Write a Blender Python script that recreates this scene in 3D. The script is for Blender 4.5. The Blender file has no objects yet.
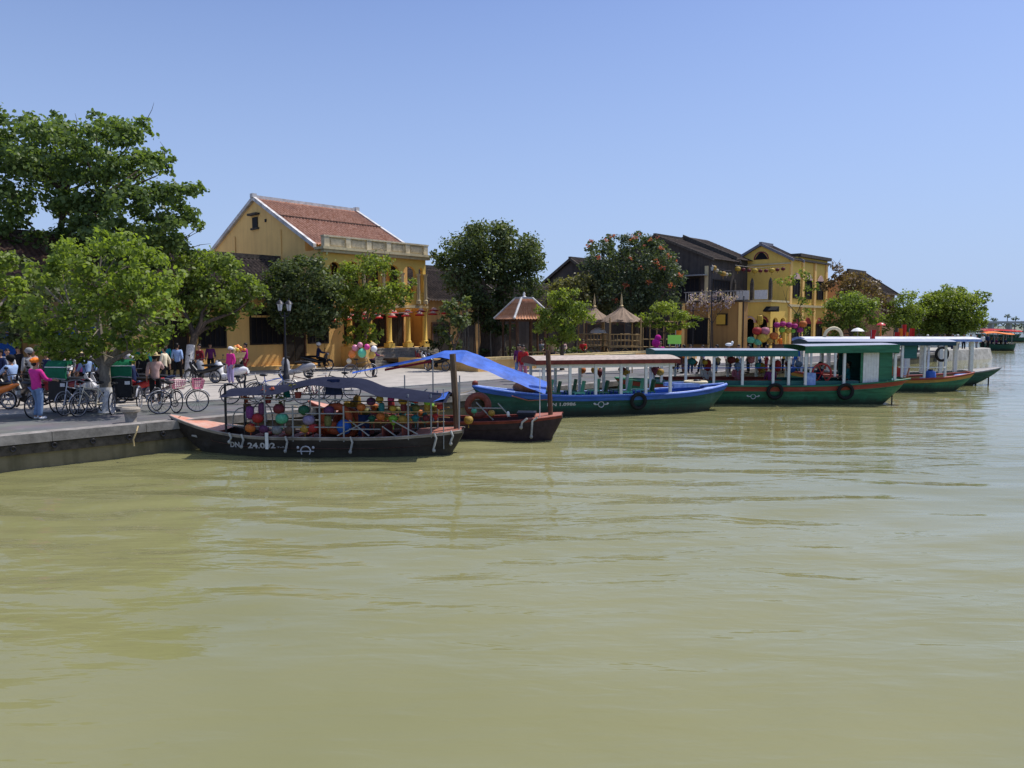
import bpy, math, random
import numpy as np
from mathutils import Vector, Matrix, Euler, noise
R = math.radians
PI = math.pi
sc = bpy.context.scene
COL = sc.collection
rng = random.Random(7)

# ------------------------------------------------------------------ camera and survey
F = 769.0
CZ = 2.55                      # eye height over the quay
WATER = -0.8                   # water level below the quay top
PITCH = math.atan(58 / F)
cam_d = bpy.data.cameras.new('camera'); cam = bpy.data.objects.new('camera', cam_d); COL.objects.link(cam)
cam.location = (0, 0, CZ); cam.rotation_euler = (PI / 2 - PITCH, 0, 0)
cam_d.sensor_width = 36; cam_d.lens = 36 * F / 1024; cam_d.clip_start = .1; cam_d.clip_end = 9000
sc.camera = cam

def ray(px, py):
    a = (px - 512) / F; b = (384 - py) / F
    return Vector((a, math.cos(PITCH) + b * math.sin(PITCH), -math.sin(PITCH) + b * math.cos(PITCH)))
def pt(px, py, Y):             # survey point at distance Y
    d = ray(px, py); return Vector((0, 0, CZ)) + d * (Y / d.y)
def gp(px, py, z=0.0):         # survey point on a level
    d = ray(px, py); return Vector((0, 0, CZ)) + d * ((z - CZ) / d.z)

TH = R(47)                     # direction of the quay and the street
D = Vector((math.cos(TH), math.sin(TH), 0)); N = Vector((-math.sin(TH), math.cos(TH), 0))
Q0 = gp(170, 422.5)
def st(s, t, z=0): return Q0 + D * s + N * t + Vector((0, 0, z))

# ------------------------------------------------------------------ materials
MATS = {}
def nodes_of(m):
    m.use_nodes = True; nt = m.node_tree; return nt, nt.nodes, nt.links, nt.nodes['Principled BSDF']
def mat(name, col, rough=.6, metal=0., var=.18, scale=6., bump=0., col2=None, spec=.2, stretch=(1, 1, 1)):
    """a plain surface with a worn, slightly uneven colour"""
    if name in MATS: return MATS[name]
    m = bpy.data.materials.new(name); nt, nd, lk, b = nodes_of(m)
    tc = nd.new('ShaderNodeTexCoord'); mp = nd.new('ShaderNodeMapping'); mp.inputs['Scale'].default_value = stretch
    lk.new(tc.outputs['Object'], mp.inputs['Vector'])
    no = nd.new('ShaderNodeTexNoise'); no.inputs['Scale'].default_value = scale; no.inputs['Detail'].default_value = 6
    no.inputs['Roughness'].default_value = .65
    lk.new(mp.outputs['Vector'], no.inputs['Vector'])
    rp = nd.new('ShaderNodeValToRGB'); rp.color_ramp.elements[0].position = .3; rp.color_ramp.elements[1].position = .7
    c2 = col2 or tuple(c * (1 - 1.6 * var) for c in col)
    rp.color_ramp.elements[0].color = (*c2, 1); rp.color_ramp.elements[1].color = (*[min(1, c * (1 + .5 * var)) for c in col], 1)
    lk.new(no.outputs['Fac'], rp.inputs['Fac']); lk.new(rp.outputs['Color'], b.inputs['Base Color'])
    b.inputs['Roughness'].default_value = rough; b.inputs['Metallic'].default_value = metal
    b.inputs['Specular IOR Level'].default_value = spec
    if bump:
        bp = nd.new('ShaderNodeBump'); bp.inputs['Strength'].default_value = bump; bp.inputs['Distance'].default_value = .02
        lk.new(no.outputs['Fac'], bp.inputs['Height']); lk.new(bp.outputs['Normal'], b.inputs['Normal'])
    MATS[name] = m; return m

def plaster(name, col, stain, amount=.5, base_z=0.0):
    """limewashed wall: blotches, rain streaks, dirt rising from the foot"""
    m = bpy.data.materials.new(name); nt, nd, lk, b = nodes_of(m)
    tc = nd.new('ShaderNodeTexCoord')
    n1 = nd.new('ShaderNodeTexNoise'); n1.inputs['Scale'].default_value = .55; n1.inputs['Detail'].default_value = 8; n1.inputs['Roughness'].default_value = .7
    mp = nd.new('ShaderNodeMapping'); mp.inputs['Scale'].default_value = (3.2, 3.2, .22)
    n2 = nd.new('ShaderNodeTexNoise'); n2.inputs['Scale'].default_value = 1.; n2.inputs['Detail'].default_value = 5
    lk.new(tc.outputs['Object'], n1.inputs['Vector']); lk.new(tc.outputs['Object'], mp.inputs['Vector']); lk.new(mp.outputs['Vector'], n2.inputs['Vector'])
    r1 = nd.new('ShaderNodeValToRGB'); r1.color_ramp.elements[0].position = .38; r1.color_ramp.elements[1].position = .75
    r2 = nd.new('ShaderNodeValToRGB'); r2.color_ramp.elements[0].position = .45; r2.color_ramp.elements[1].position = .8
    lk.new(n1.outputs['Fac'], r1.inputs['Fac']); lk.new(n2.outputs['Fac'], r2.inputs['Fac'])
    sx = nd.new('ShaderNodeSeparateXYZ'); lk.new(tc.outputs['Object'], sx.inputs[0])
    mr = nd.new('ShaderNodeMapRange'); mr.inputs[1].default_value = base_z + 1.1; mr.inputs[2].default_value = base_z; mr.inputs[3].default_value = 0; mr.inputs[4].default_value = .7
    lk.new(sx.outputs['Z'], mr.inputs[0])
    a = nd.new('ShaderNodeMath'); a.operation = 'ADD'; lk.new(r1.outputs['Color'], a.inputs[0]); lk.new(r2.outputs['Color'], a.inputs[1])
    a2 = nd.new('ShaderNodeMath'); a2.operation = 'MULTIPLY'; a2.inputs[1].default_value = amount; lk.new(a.outputs[0], a2.inputs[0])
    a3 = nd.new('ShaderNodeMath'); a3.operation = 'ADD'; a3.use_clamp = True; lk.new(a2.outputs[0], a3.inputs[0]); lk.new(mr.outputs[0], a3.inputs[1])
    mx = nd.new('ShaderNodeMixRGB'); mx.inputs[1].default_value = (*col, 1); mx.inputs[2].default_value = (*stain, 1)
    lk.new(a3.outputs[0], mx.inputs[0]); lk.new(mx.outputs[0], b.inputs['Base Color'])
    b.inputs['Roughness'].default_value = .9; b.inputs['Specular IOR Level'].default_value = .15
    bp = nd.new('ShaderNodeBump'); bp.inputs['Strength'].default_value = .25; bp.inputs['Distance'].default_value = .03
    lk.new(n1.outputs['Fac'], bp.inputs['Height']); lk.new(bp.outputs['Normal'], b.inputs['Normal'])
    MATS[name] = m; return m

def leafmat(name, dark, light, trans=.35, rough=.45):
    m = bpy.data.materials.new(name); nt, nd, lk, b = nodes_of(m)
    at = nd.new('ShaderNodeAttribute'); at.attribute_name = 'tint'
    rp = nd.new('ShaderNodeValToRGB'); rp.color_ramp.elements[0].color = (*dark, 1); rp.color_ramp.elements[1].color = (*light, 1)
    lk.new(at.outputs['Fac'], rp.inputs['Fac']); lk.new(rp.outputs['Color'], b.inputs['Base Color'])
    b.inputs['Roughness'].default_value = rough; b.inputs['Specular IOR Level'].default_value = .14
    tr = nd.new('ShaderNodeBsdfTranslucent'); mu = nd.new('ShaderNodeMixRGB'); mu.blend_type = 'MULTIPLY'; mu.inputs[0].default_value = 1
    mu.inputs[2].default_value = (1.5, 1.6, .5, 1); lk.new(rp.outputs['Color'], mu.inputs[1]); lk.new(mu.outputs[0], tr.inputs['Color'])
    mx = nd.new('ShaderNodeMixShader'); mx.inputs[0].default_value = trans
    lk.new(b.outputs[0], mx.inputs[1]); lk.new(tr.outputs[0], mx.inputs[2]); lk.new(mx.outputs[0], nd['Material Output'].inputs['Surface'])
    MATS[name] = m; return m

# ------------------------------------------------------------------ mesh builder
class MB:
    def __init__(s): s.V = []; s.Fc = []; s.T = None
    def add(s, vs, fs):
        o = len(s.V)
        s.V += [tuple(s.T @ Vector(v)) if s.T else tuple(v) for v in vs]
        s.Fc += [tuple(i + o for i in f) for f in fs]; return s
    def box(s, c, size, rz=0, rot=None):
        x, y, z = [k / 2 for k in size]
        M = rot.to_matrix() if rot else (Matrix.Rotation(rz, 3, 'Z') if rz else None)
        vs = []
        for sx, sy, sz in ((-1,-1,-1),(1,-1,-1),(1,1,-1),(-1,1,-1),(-1,-1,1),(1,-1,1),(1,1,1),(-1,1,1)):
            v = Vector((sx*x, sy*y, sz*z)); v = M @ v if M else v; vs.append(v + Vector(c))
        return s.add(vs, [(0,3,2,1),(4,5,6,7),(0,1,5,4),(1,2,6,5),(2,3,7,6),(3,0,4,7)])
    def rbox(s, lo, hi): 
        return s.box([(a+b)/2 for a, b in zip(lo, hi)], [b-a for a, b in zip(lo, hi)])
    def tube(s, pts, r, n=8, cap=True, closed=False):
        pts = [Vector(p) for p in pts]; k = len(pts)
        rs = r if isinstance(r, (list, tuple)) else [r] * k
        vs = []; fs = []; up = Vector((0, 0, 1)); prev = None
        for i, p in enumerate(pts):
            if closed: t = pts[(i+1) % k] - pts[i-1]
            else: t = pts[min(i+1, k-1)] - pts[max(i-1, 0)]
            t = t.normalized() if t.length > 1e-9 else Vector((0,0,1))
            a = prev if prev else (Vector((1,0,0)) if abs(t.z) > .9 else up)
            a = (a - t * a.dot(t)); a = a.normalized() if a.length > 1e-6 else t.orthogonal().normalized()
            prev = a; b = t.cross(a)
            for j in range(n):
                w = 2*PI*j/n; vs.append(p + (a*math.cos(w) + b*math.sin(w)) * rs[i])
        for i in range(k if closed else k-1):
            i2 = (i+1) % k
            for j in range(n): fs.append((i*n+j, i*n+(j+1)%n, i2*n+(j+1)%n, i2*n+j))
        if cap and not closed:
            fs.append(tuple(reversed(range(n)))); fs.append(tuple((k-1)*n+j for j in range(n)))
        return s.add(vs, fs)
    def lathe(s, prof, n=14, c=(0,0,0)):
        c = Vector(c); vs = []; fs = []
        for r, z in prof:
            for j in range(n): vs.append(c + Vector((r*math.cos(2*PI*j/n), r*math.sin(2*PI*j/n), z)))
        for i in range(len(prof)-1):
            for j in range(n): fs.append((i*n+j, i*n+(j+1)%n, (i+1)*n+(j+1)%n, (i+1)*n+j))
        fs.append(tuple(reversed(range(n)))); fs.append(tuple((len(prof)-1)*n+j for j in range(n)))
        return s.add(vs, fs)
    def ell(s, c, rad, n=12, m=8):
        c = Vector(c); vs = [c - Vector((0,0,rad[2]))]; fs = []
        for i in range(1, m):
            th = PI*i/m
            for j in range(n):
                w = 2*PI*j/n; vs.append(c + Vector((rad[0]*math.sin(th)*math.cos(w), rad[1]*math.sin(th)*math.sin(w), -rad[2]*math.cos(th))))
        vs.append(c + Vector((0,0,rad[2])))
        for j in range(n): fs.append((0, 1+(j+1)%n, 1+j))
        for i in range(m-2):
            for j in range(n): fs.append((1+i*n+j, 1+i*n+(j+1)%n, 1+(i+1)*n+(j+1)%n, 1+(i+1)*n+j))
        t = len(vs)-1
        for j in range(n): fs.append((t, 1+(m-2)*n+j, 1+(m-2)*n+(j+1)%n))
        return s.add(vs, fs)
    def ring(s, c, Rr, r, axis='Y', n=20, m=6, a0=0, a1=2*PI):
        c = Vector(c); full = abs(a1-a0-2*PI) < 1e-6; pts = []
        for i in range(n if full else n+1):
            w = a0 + (a1-a0)*i/n; u, v = Rr*math.cos(w), Rr*math.sin(w)
            pts.append(c + (Vector((u,0,v)) if axis == 'Y' else Vector((0,u,v)) if axis == 'X' else Vector((u,v,0))))
        return s.tube(pts, r, m, closed=full)
    def prism(s, poly, a, b, axis='Y'):
        n = len(poly)
        f = (lambda p, h: (p[0], h, p[1])) if axis == 'Y' else (lambda p, h: (h, p[0], p[1])) if axis == 'X' else (lambda p, h: (p[0], p[1], h))
        vs = [f(p, a) for p in poly] + [f(p, b) for p in poly]
        return s.add(vs, [tuple(reversed(range(n))), tuple(range(n, 2*n))] + [(i, (i+1)%n, n+(i+1)%n, n+i) for i in range(n)])
    def quad(s, a, b, c, d): return s.add([a, b, c, d], [(0,1,2,3)])
    def grid(s, fn, nu, nv):
        vs = [fn(i/nu, j/nv) for j in range(nv+1) for i in range(nu+1)]
        return s.add(vs, [(j*(nu+1)+i, j*(nu+1)+i+1, (j+1)*(nu+1)+i+1, (j+1)*(nu+1)+i) for j in range(nv) for i in range(nu)])
    def mesh(s, name, m, smooth=False, recalc=True):
        me = bpy.data.meshes.new(name); me.from_pydata(s.V, [], s.Fc)
        if recalc:
            import bmesh
            bm = bmesh.new(); bm.from_mesh(me); bmesh.ops.recalc_face_normals(bm, faces=bm.faces); bm.to_mesh(me); bm.free()
        if m: me.materials.append(m)
        if smooth:
            me.polygons.foreach_set('use_smooth', [True]*len(me.polygons))
            if smooth == 'auto': me.set_sharp_from_angle(angle=R(40))
        me.update(); return me
    def build(s, name, m, parent=None, smooth='auto', kind=None, recalc=True):
        o = bpy.data.objects.new(name, s.mesh(name, m, smooth, recalc)); COL.objects.link(o)
        if parent: o.parent = parent
        if kind: o['kind'] = kind
        return o

def tag(o, label, cat, group=None):
    o['label'] = label; o['category'] = cat
    if len(label.replace('-', ' ').split()) > 16: print('LONG', label)
    if group: o['group'] = group
    return o
def thing(name, label, cat, loc=(0,0,0), rz=0, group=None):
    o = bpy.data.objects.new(name, None); COL.objects.link(o); o.empty_display_size = .2
    o.location = loc; o.rotation_euler = (0, 0, rz)
    return tag(o, label, cat, group)
def copy_tree(o, parent=None):
    c = o.copy(); COL.objects.link(c); c.parent = parent
    for ch in o.children: copy_tree(ch, c)
    return c
def dup(o, loc, rz, label, group=None):
    c = copy_tree(o); c.location = loc; c.rotation_euler = (0, 0, rz); c['label'] = label
    if group: c['group'] = group
    return c
def recolour(o, name, m):      # own material for one part of a copy, mesh data stays shared
    for ch in o.children:
        if ch.name.split('.')[0] == name:
            for sl in ch.material_slots: sl.link = 'OBJECT'; sl.material = m
ORD = 'first second third fourth fifth sixth seventh eighth ninth tenth eleventh twelfth thirteenth fourteenth fifteenth sixteenth seventeenth eighteenth nineteenth twentieth'.split()

def hullpaint(name, col, dirt=(.035,.035,.025), low=.22):
    m = bpy.data.materials.new(name); nt, nd, lk, b = nodes_of(m); tc = nd.new('ShaderNodeTexCoord')
    def nz(sc_, st_, det=5):
        mp = nd.new('ShaderNodeMapping'); mp.inputs['Scale'].default_value = st_; lk.new(tc.outputs['Object'], mp.inputs['Vector'])
        n = nd.new('ShaderNodeTexNoise'); n.inputs['Scale'].default_value = sc_; n.inputs['Detail'].default_value = det; n.inputs['Roughness'].default_value = .7; lk.new(mp.outputs['Vector'], n.inputs['Vector']); return n
    a = nz(1.0, (.9,.9,9)); v = nz(2.2, (3.2,.5,.35)); f = nz(1.3, (1,1,1), 8)
    r1 = nd.new('ShaderNodeMapRange'); r1.inputs[1].default_value = .35; r1.inputs[2].default_value = .75; r1.inputs[3].default_value = .62; r1.inputs[4].default_value = 1.35; lk.new(a.outputs['Fac'], r1.inputs[0])
    sc = nd.new('ShaderNodeVectorMath'); sc.operation = 'SCALE'; sc.inputs[0].default_value = col; lk.new(r1.outputs[0], sc.inputs['Scale'])
    r2 = nd.new('ShaderNodeMapRange'); r2.inputs[1].default_value = .55; r2.inputs[2].default_value = .8; r2.inputs[4].default_value = .5; lk.new(f.outputs['Fac'], r2.inputs[0])
    m1 = nd.new('ShaderNodeMixRGB'); lk.new(r2.outputs[0], m1.inputs[0]); lk.new(sc.outputs[0], m1.inputs[1]); m1.inputs[2].default_value = (*[min(1,c*1.1+.09) for c in col], 1)
    sx = nd.new('ShaderNodeSeparateXYZ'); lk.new(tc.outputs['Object'], sx.inputs[0]); ad = nd.new('ShaderNodeMath'); ad.operation = 'MULTIPLY_ADD'; ad.inputs[1].default_value = -.5; lk.new(v.outputs['Fac'], ad.inputs[0]); lk.new(sx.outputs['Z'], ad.inputs[2])
    r3 = nd.new('ShaderNodeMapRange'); r3.inputs[1].default_value = low-.12; r3.inputs[2].default_value = low-.36; r3.inputs[4].default_value = .85; lk.new(ad.outputs[0], r3.inputs[0])
    m2 = nd.new('ShaderNodeMixRGB'); lk.new(r3.outputs[0], m2.inputs[0]); lk.new(m1.outputs[0], m2.inputs[1]); m2.inputs[2].default_value = (*dirt, 1); lk.new(m2.outputs[0], b.inputs['Base Color'])
    b.inputs['Roughness'].default_value = .6; b.inputs['Specular IOR Level'].default_value = .3
    bp = nd.new('ShaderNodeBump'); bp.inputs['Strength'].default_value = .4; bp.inputs['Distance'].default_value = .015; lk.new(a.outputs['Fac'], bp.inputs['Height']); lk.new(bp.outputs['Normal'], b.inputs['Normal']); MATS[name] = m; return m
# plain palette
M = {}
def P(name, col, **k): M[name] = mat(name, col, **k); return M[name]
P('white_paint', (.72,.72,.70), var=.12, rough=.5); P('cream_paint', (.62,.54,.36), var=.2, rough=.7)
P('grey_metal', (.30,.31,.32), metal=.4, rough=.5); P('dark_metal', (.03,.03,.035), metal=.4, rough=.45); P('chrome', (.30,.30,.32), metal=.6, rough=.5)
P('rubber', (.018,.018,.018), rough=.85); P('black_plastic', (.015,.015,.017), rough=.4); P('tar_wood', (.022,.018,.017), rough=.6, bump=.3, scale=9, stretch=(.4,1,3))
P('salmon_wood', (.38,.145,.10), rough=.6, var=.3, scale=5, stretch=(.5,2,2)); P('brown_wood', (.12,.065,.04), rough=.8, var=.35, bump=.3, scale=7, stretch=(1,1,.3)); P('red_wood', (.22,.05,.035), rough=.6, var=.3)
P('pole_wood', (.15,.10,.065), rough=.85, var=.4, bump=.4, scale=8, stretch=(2,2,.25)); P('bamboo', (.40,.27,.12), rough=.65, var=.3, stretch=(2,2,.4))
P('blue_paint', (.03,.10,.40), rough=.4, var=.25); P('light_blue_paint', (.30,.40,.66), rough=.5, var=.25, col2=(.12,.2,.5)); P('boat_green', (.015,.075,.055), rough=.45, var=.3, stretch=(.5,1,2)); P('leaf_green_paint', (.03,.16,.085), rough=.45, var=.3, stretch=(.5,1,2))
P('teal_paint', (.02,.12,.115), rough=.5, var=.2); P('red_paint', (.30,.045,.03), rough=.5, var=.3, stretch=(.5,1,2)); P('ochre_paint', (.42,.22,.04), rough=.5, var=.35, stretch=(.5,1,2))
P('slate_cloth', (.020,.023,.042), spec=.03, rough=.9, var=.15); P('blue_tarp', (.04,.12,.48), rough=.55, var=.3, scale=3); P('white_roof', (.60,.61,.64), rough=.5, var=.2, scale=3); P('roof_tin', (.30,.32,.39), rough=.5, var=.15, scale=3, stretch=(1,3,1)); P('tan_board', (.42,.35,.30), rough=.8, var=.25)
P('orange_vinyl', (.42,.09,.035), rough=.6, var=.3); P('concrete', (.36,.35,.33), rough=.9, bump=.3, var=.3, scale=4); P('stone', (.32,.29,.25), rough=.9, bump=.4, var=.3, scale=8)
P('dark_stone', (.10,.085,.07), rough=.9, bump=.4, var=.4, scale=5); P('thatch', (.33,.24,.17), rough=.95, bump=.8, var=.5, scale=10, stretch=(4,4,.8)); P('bark', (.10,.075,.055), rough=.95, bump=.6, var=.4, scale=9, stretch=(2,2,.4))
P('pale_bark', (.22,.19,.15), rough=.95, bump=.4, var=.35, scale=9, stretch=(2,2,.5)); P('limewash', (.62,.60,.57), rough=.95, var=.3, scale=12); P('dark_room', (.010,.010,.013), rough=.7); P('shutter', (.035,.028,.022), rough=.7, var=.3)
P('skin', (.36,.20,.13), rough=.55, var=.08); P('hair', (.012,.010,.009), rough=.5); P('eye_dark', (.01,.01,.01), rough=.3); P('lip', (.28,.10,.08), rough=.5)
P('terracotta_white', (.62,.42,.35), rough=.8); P('glass_lamp', (.55,.58,.6), rough=.2); P('straw', (.55,.42,.22), rough=.8, var=.25)
PAL = dict(pink=(.62,.04,.26), magenta=(.45,.02,.22), sky=(.30,.42,.66), navy=(.02,.03,.08), white=(.72,.72,.72), grey=(.28,.28,.29), blush=(.55,.36,.32), denim=(.16,.24,.38),
   black=(.015,.015,.017), red=(.50,.03,.03), orange=(.75,.20,.03), yellow=(.75,.50,.06), lime=(.28,.62,.06), green=(.015,.14,.07), mint=(.13,.55,.34), purple=(.22,.04,.24), blue=(.03,.12,.48),
   plum=(.14,.03,.12), teal=(.02,.24,.26), tan=(.45,.33,.20), lilac=(.36,.30,.50), brown=(.14,.07,.04), olive=(.2,.2,.05), rose=(.62,.22,.30), gold=(.55,.33,.05), cream=(.66,.58,.42), silver=(.5,.5,.52), maroon=(.2,.02,.03))
def C(n, rough=.75): return mat('cloth_' + n, PAL[n], rough=rough, var=.15, scale=10, spec=.08)
def K(n): return mat('enamel_' + n, PAL[n], rough=.3, var=.06, spec=.5)

M['tar_wood'] = hullpaint('tarred_planks', (.030,.024,.022), (.05,.047,.035), .12)
for n_, c_ in (('boat_green',(.018,.085,.062)),('leaf_green_paint',(.035,.17,.09)),('red_paint',(.32,.06,.04)),('ochre_paint',(.44,.24,.05)),('blue_paint',(.035,.11,.42)),('teal_paint',(.022,.12,.11))): M[n_] = hullpaint(n_ + '_worn', c_)

# ------------------------------------------------------------------ daylight
SUN_EL, SUN_AZ = R(60), R(60)           # azimuth to the right of the view direction
sd = Vector((math.sin(SUN_AZ)*math.cos(SUN_EL), math.cos(SUN_AZ)*math.cos(SUN_EL), math.sin(SUN_EL)))
sl = bpy.data.lights.new('sun', 'SUN'); so = bpy.data.objects.new('sun', sl); COL.objects.link(so)
sl.energy = 4.9; sl.angle = R(.5); sl.color = (1, .95, .87); so.rotation_euler = (-sd).to_track_quat('-Z', 'Y').to_euler()
w = bpy.data.worlds.new('World'); sc.world = w; w.use_nodes = True
nt = w.node_tree; bg = nt.nodes['Background']; sky = nt.nodes.new('ShaderNodeTexSky'); sky.sky_type = 'NISHITA'; sky.sun_disc = False
sky.sun_elevation = SUN_EL; sky.sun_rotation = SUN_AZ; sky.air_density = 1.0; sky.dust_density = 1.2; sky.ozone_density = 3.0; sky.altitude = 10
# haze: the camera's white balance pulls this sky towards lavender and the air is thick near the horizon
g1 = nt.nodes.new('ShaderNodeMixRGB'); g1.blend_type = 'MULTIPLY'; g1.inputs[0].default_value = 1; g1.inputs[2].default_value = (1.0, 1.08, 1.44, 1)
nt.links.new(sky.outputs[0], g1.inputs[1])
tcw = nt.nodes.new('ShaderNodeTexCoord'); sxw = nt.nodes.new('ShaderNodeSeparateXYZ'); nt.links.new(tcw.outputs['Generated'], sxw.inputs[0])
mrw = nt.nodes.new('ShaderNodeMapRange'); mrw.inputs[1].default_value = 0; mrw.inputs[2].default_value = .42; mrw.inputs[3].default_value = .95; mrw.inputs[4].default_value = .16; mrw.interpolation_type = 'LINEAR'
nt.links.new(sxw.outputs['Z'], mrw.inputs[0])
g2 = nt.nodes.new('ShaderNodeMixRGB'); nt.links.new(mrw.outputs[0], g2.inputs[0]); nt.links.new(g1.outputs[0], g2.inputs[1]); g2.inputs[2].default_value = (4.45, 5.9, 8.7, 1)
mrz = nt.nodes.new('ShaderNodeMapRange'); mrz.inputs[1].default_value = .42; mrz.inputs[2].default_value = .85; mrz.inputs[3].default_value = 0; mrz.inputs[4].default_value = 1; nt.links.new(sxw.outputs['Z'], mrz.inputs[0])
g3 = nt.nodes.new('ShaderNodeMixRGB'); g3.blend_type = 'MULTIPLY'; g3.inputs[2].default_value = (2.1, 1.8, 1.45, 1); nt.links.new(g2.outputs[0], g3.inputs[1]); nt.links.new(mrz.outputs[0], g3.inputs[0])  # added brightening of the sky above the frame, lifts the ambient fill
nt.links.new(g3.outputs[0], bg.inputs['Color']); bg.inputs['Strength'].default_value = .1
sc.view_settings.view_transform = 'Standard'; sc.view_settings.look = 'None'; sc.view_settings.exposure = 0
sc.render.engine = 'CYCLES'; sc.cycles.use_denoising = True; sc.cycles.max_bounces = 6; sc.cycles.caustics_reflective = False; sc.cycles.caustics_refractive = False

# ------------------------------------------------------------------ water
def wave(x, y):
    d = math.hypot(x, y)
    patch = .35 + .65 * max(0, min(1, .5 + 1.6 * noise.noise((x*.045 + 3, y*.06, 1.7))))
    far_ = max(0, min(1, (d - 7) / 8)); g = (.35 + .65 * far_) * (.45 + .55 * patch)
    h = .030 * noise.noise((x*.13 + y*.10, y*.38 - x*.06, 0)) + 0.085 * g * noise.noise((x*.30 - y*.10, y*1.05 + x*.12, 5)) + 0.060 * g * patch * noise.noise((x*.55 + y*.2, y*1.55 - x*.12, 9)) + 0.017 * g * noise.noise((x*1.5 - y*.5, y*3.6 + x*.3, 2))
    return h
xs_n, ys = 300, []
y = 1.2
while y < 80: ys.append(y); y *= 1.0095
while y < 3600: ys.append(y); y *= 1.12
vs = []; fs = []
for y in ys:
    fade = max(0., 1 - y / 75)
    for i in range(xs_n + 1):
        u = i / xs_n * 2 - 1
        x = u * (4 + y * .80) if abs(u) < .93 else math.copysign((4 + y*.8) * (.93 + (abs(u) - .93) * 45), u)
        z = WATER + (wave(x, y) * fade if fade > 0 and abs(u) < .93 else 0)
        vs.append((x, y, z))
n1 = xs_n + 1
for j in range(len(ys) - 1):
    for i in range(xs_n): fs.append((j*n1+i, j*n1+i+1, (j+1)*n1+i+1, (j+1)*n1+i))
wm = bpy.data.materials.new('river_water'); nt, nd, lk, b = nodes_of(wm); MATS['river_water'] = wm
tc = nd.new('ShaderNodeTexCoord')
nA = nd.new('ShaderNodeTexNoise'); nA.inputs['Scale'].default_value = .09; nA.inputs['Detail'].default_value = 4
lk.new(tc.outputs['Object'], nA.inputs['Vector'])
rp = nd.new('ShaderNodeValToRGB'); rp.color_ramp.elements[0].position = .3; rp.color_ramp.elements[1].position = .72
rp.color_ramp.elements[0].color = (.168, .166, .066, 1); rp.color_ramp.elements[1].color = (.232, .224, .112, 1)
lk.new(nA.outputs['Fac'], rp.inputs['Fac']); lk.new(rp.outputs['Color'], b.inputs['Base Color'])
b.inputs['Roughness'].default_value = .05; b.inputs['IOR'].default_value = 1.33; b.inputs['Specular IOR Level'].default_value = .5
mp1 = nd.new('ShaderNodeMapping'); mp1.inputs['Scale'].default_value = (.55, 1.9, 1); mp1.inputs['Rotation'].default_value = (0, 0, R(-12)); lk.new(tc.outputs['Object'], mp1.inputs['Vector'])
nB = nd.new('ShaderNodeTexNoise'); nB.inputs['Scale'].default_value = 1.7; nB.inputs['Detail'].default_value = 3; nB.inputs['Roughness'].default_value = .45; nB.inputs['Distortion'].default_value = .4
lk.new(mp1.outputs['Vector'], nB.inputs['Vector'])
mp2 = nd.new('ShaderNodeMapping'); mp2.inputs['Scale'].default_value = (.8, 1.6, 1); mp2.inputs['Rotation'].default_value = (0, 0, R(25)); lk.new(tc.outputs['Object'], mp2.inputs['Vector'])
nC = nd.new('ShaderNodeTexNoise'); nC.inputs['Scale'].default_value = 2.6; nC.inputs['Detail'].default_value = 2
lk.new(mp2.outputs['Vector'], nC.inputs['Vector'])
nP = nd.new('ShaderNodeTexNoise'); nP.inputs['Scale'].default_value = .11; nP.inputs['Detail'].default_value = 2; lk.new(tc.outputs['Object'], nP.inputs['Vector'])
rpP = nd.new('ShaderNodeMapRange'); rpP.inputs[1].default_value = .35; rpP.inputs[2].default_value = .65; rpP.inputs[3].default_value = .2; rpP.inputs[4].default_value = 1.; lk.new(nP.outputs['Fac'], rpP.inputs[0])
ad = nd.new('ShaderNodeMath'); ad.operation = 'MULTIPLY_ADD'; ad.inputs[1].default_value = .35; lk.new(nC.outputs['Fac'], ad.inputs[0]); lk.new(nB.outputs['Fac'], ad.inputs[2])
ml = nd.new('ShaderNodeMath'); ml.operation = 'MULTIPLY'; lk.new(ad.outputs[0], ml.inputs[0]); lk.new(rpP.outputs[0], ml.inputs[1])
bp = nd.new('ShaderNodeBump'); bp.inputs['Strength'].default_value = .55; bp.inputs['Distance'].default_value = .08
lk.new(ml.outputs[0], bp.inputs['Height']); lk.new(bp.outputs['Normal'], b.inputs['Normal'])
mb = MB(); mb.V = vs; mb.Fc = fs
river = mb.build('water', wm, None, True, 'structure', recalc=False)

# ------------------------------------------------------------------ ground
gm = mat('road_concrete', (.375,.345,.31), rough=.95, var=.16, scale=1.2, bump=.15)
qa = st(-70, 0); qb = st(86, 0); 
nose = [st(84, 0), st(86.5, .8), st(87.5, 3), st(87.6, 7), st(90, 14), st(104, 32), st(150, 64)]
far = [Vector((300, 520, 0)), Vector((500, 3600, 0)), Vector((-3600, 3600, 0)), Vector((-3600, -300, 0))]
poly = [qa] + nose + far
mb = MB(); mb.add(poly, [tuple(range(len(poly)))]); mb.build('ground', gm, None, False, 'structure')
pm = bpy.data.materials.new('promenade_paving'); nt, nd, lk, b = nodes_of(pm)
tc = nd.new('ShaderNodeTexCoord'); br = nd.new('ShaderNodeTexBrick'); br.inputs['Scale'].default_value = 1.0; br.inputs['Mortar Size'].default_value = .012
br.inputs['Brick Width'].default_value = .6; br.inputs['Row Height'].default_value = .4; br.inputs['Color1'].default_value = (.085,.085,.088,1); br.inputs['Color2'].default_value = (.115,.112,.112,1); br.inputs['Mortar'].default_value = (.10,.10,.10,1)
nz = nd.new('ShaderNodeTexNoise'); nz.inputs['Scale'].default_value = .9; nz.inputs['Detail'].default_value = 7
mx = nd.new('ShaderNodeMixRGB'); mx.blend_type = 'MULTIPLY'; mx.inputs[0].default_value = .55
lk.new(tc.outputs['Object'], br.inputs['Vector']); lk.new(tc.outputs['Object'], nz.inputs['Vector'])
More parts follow.
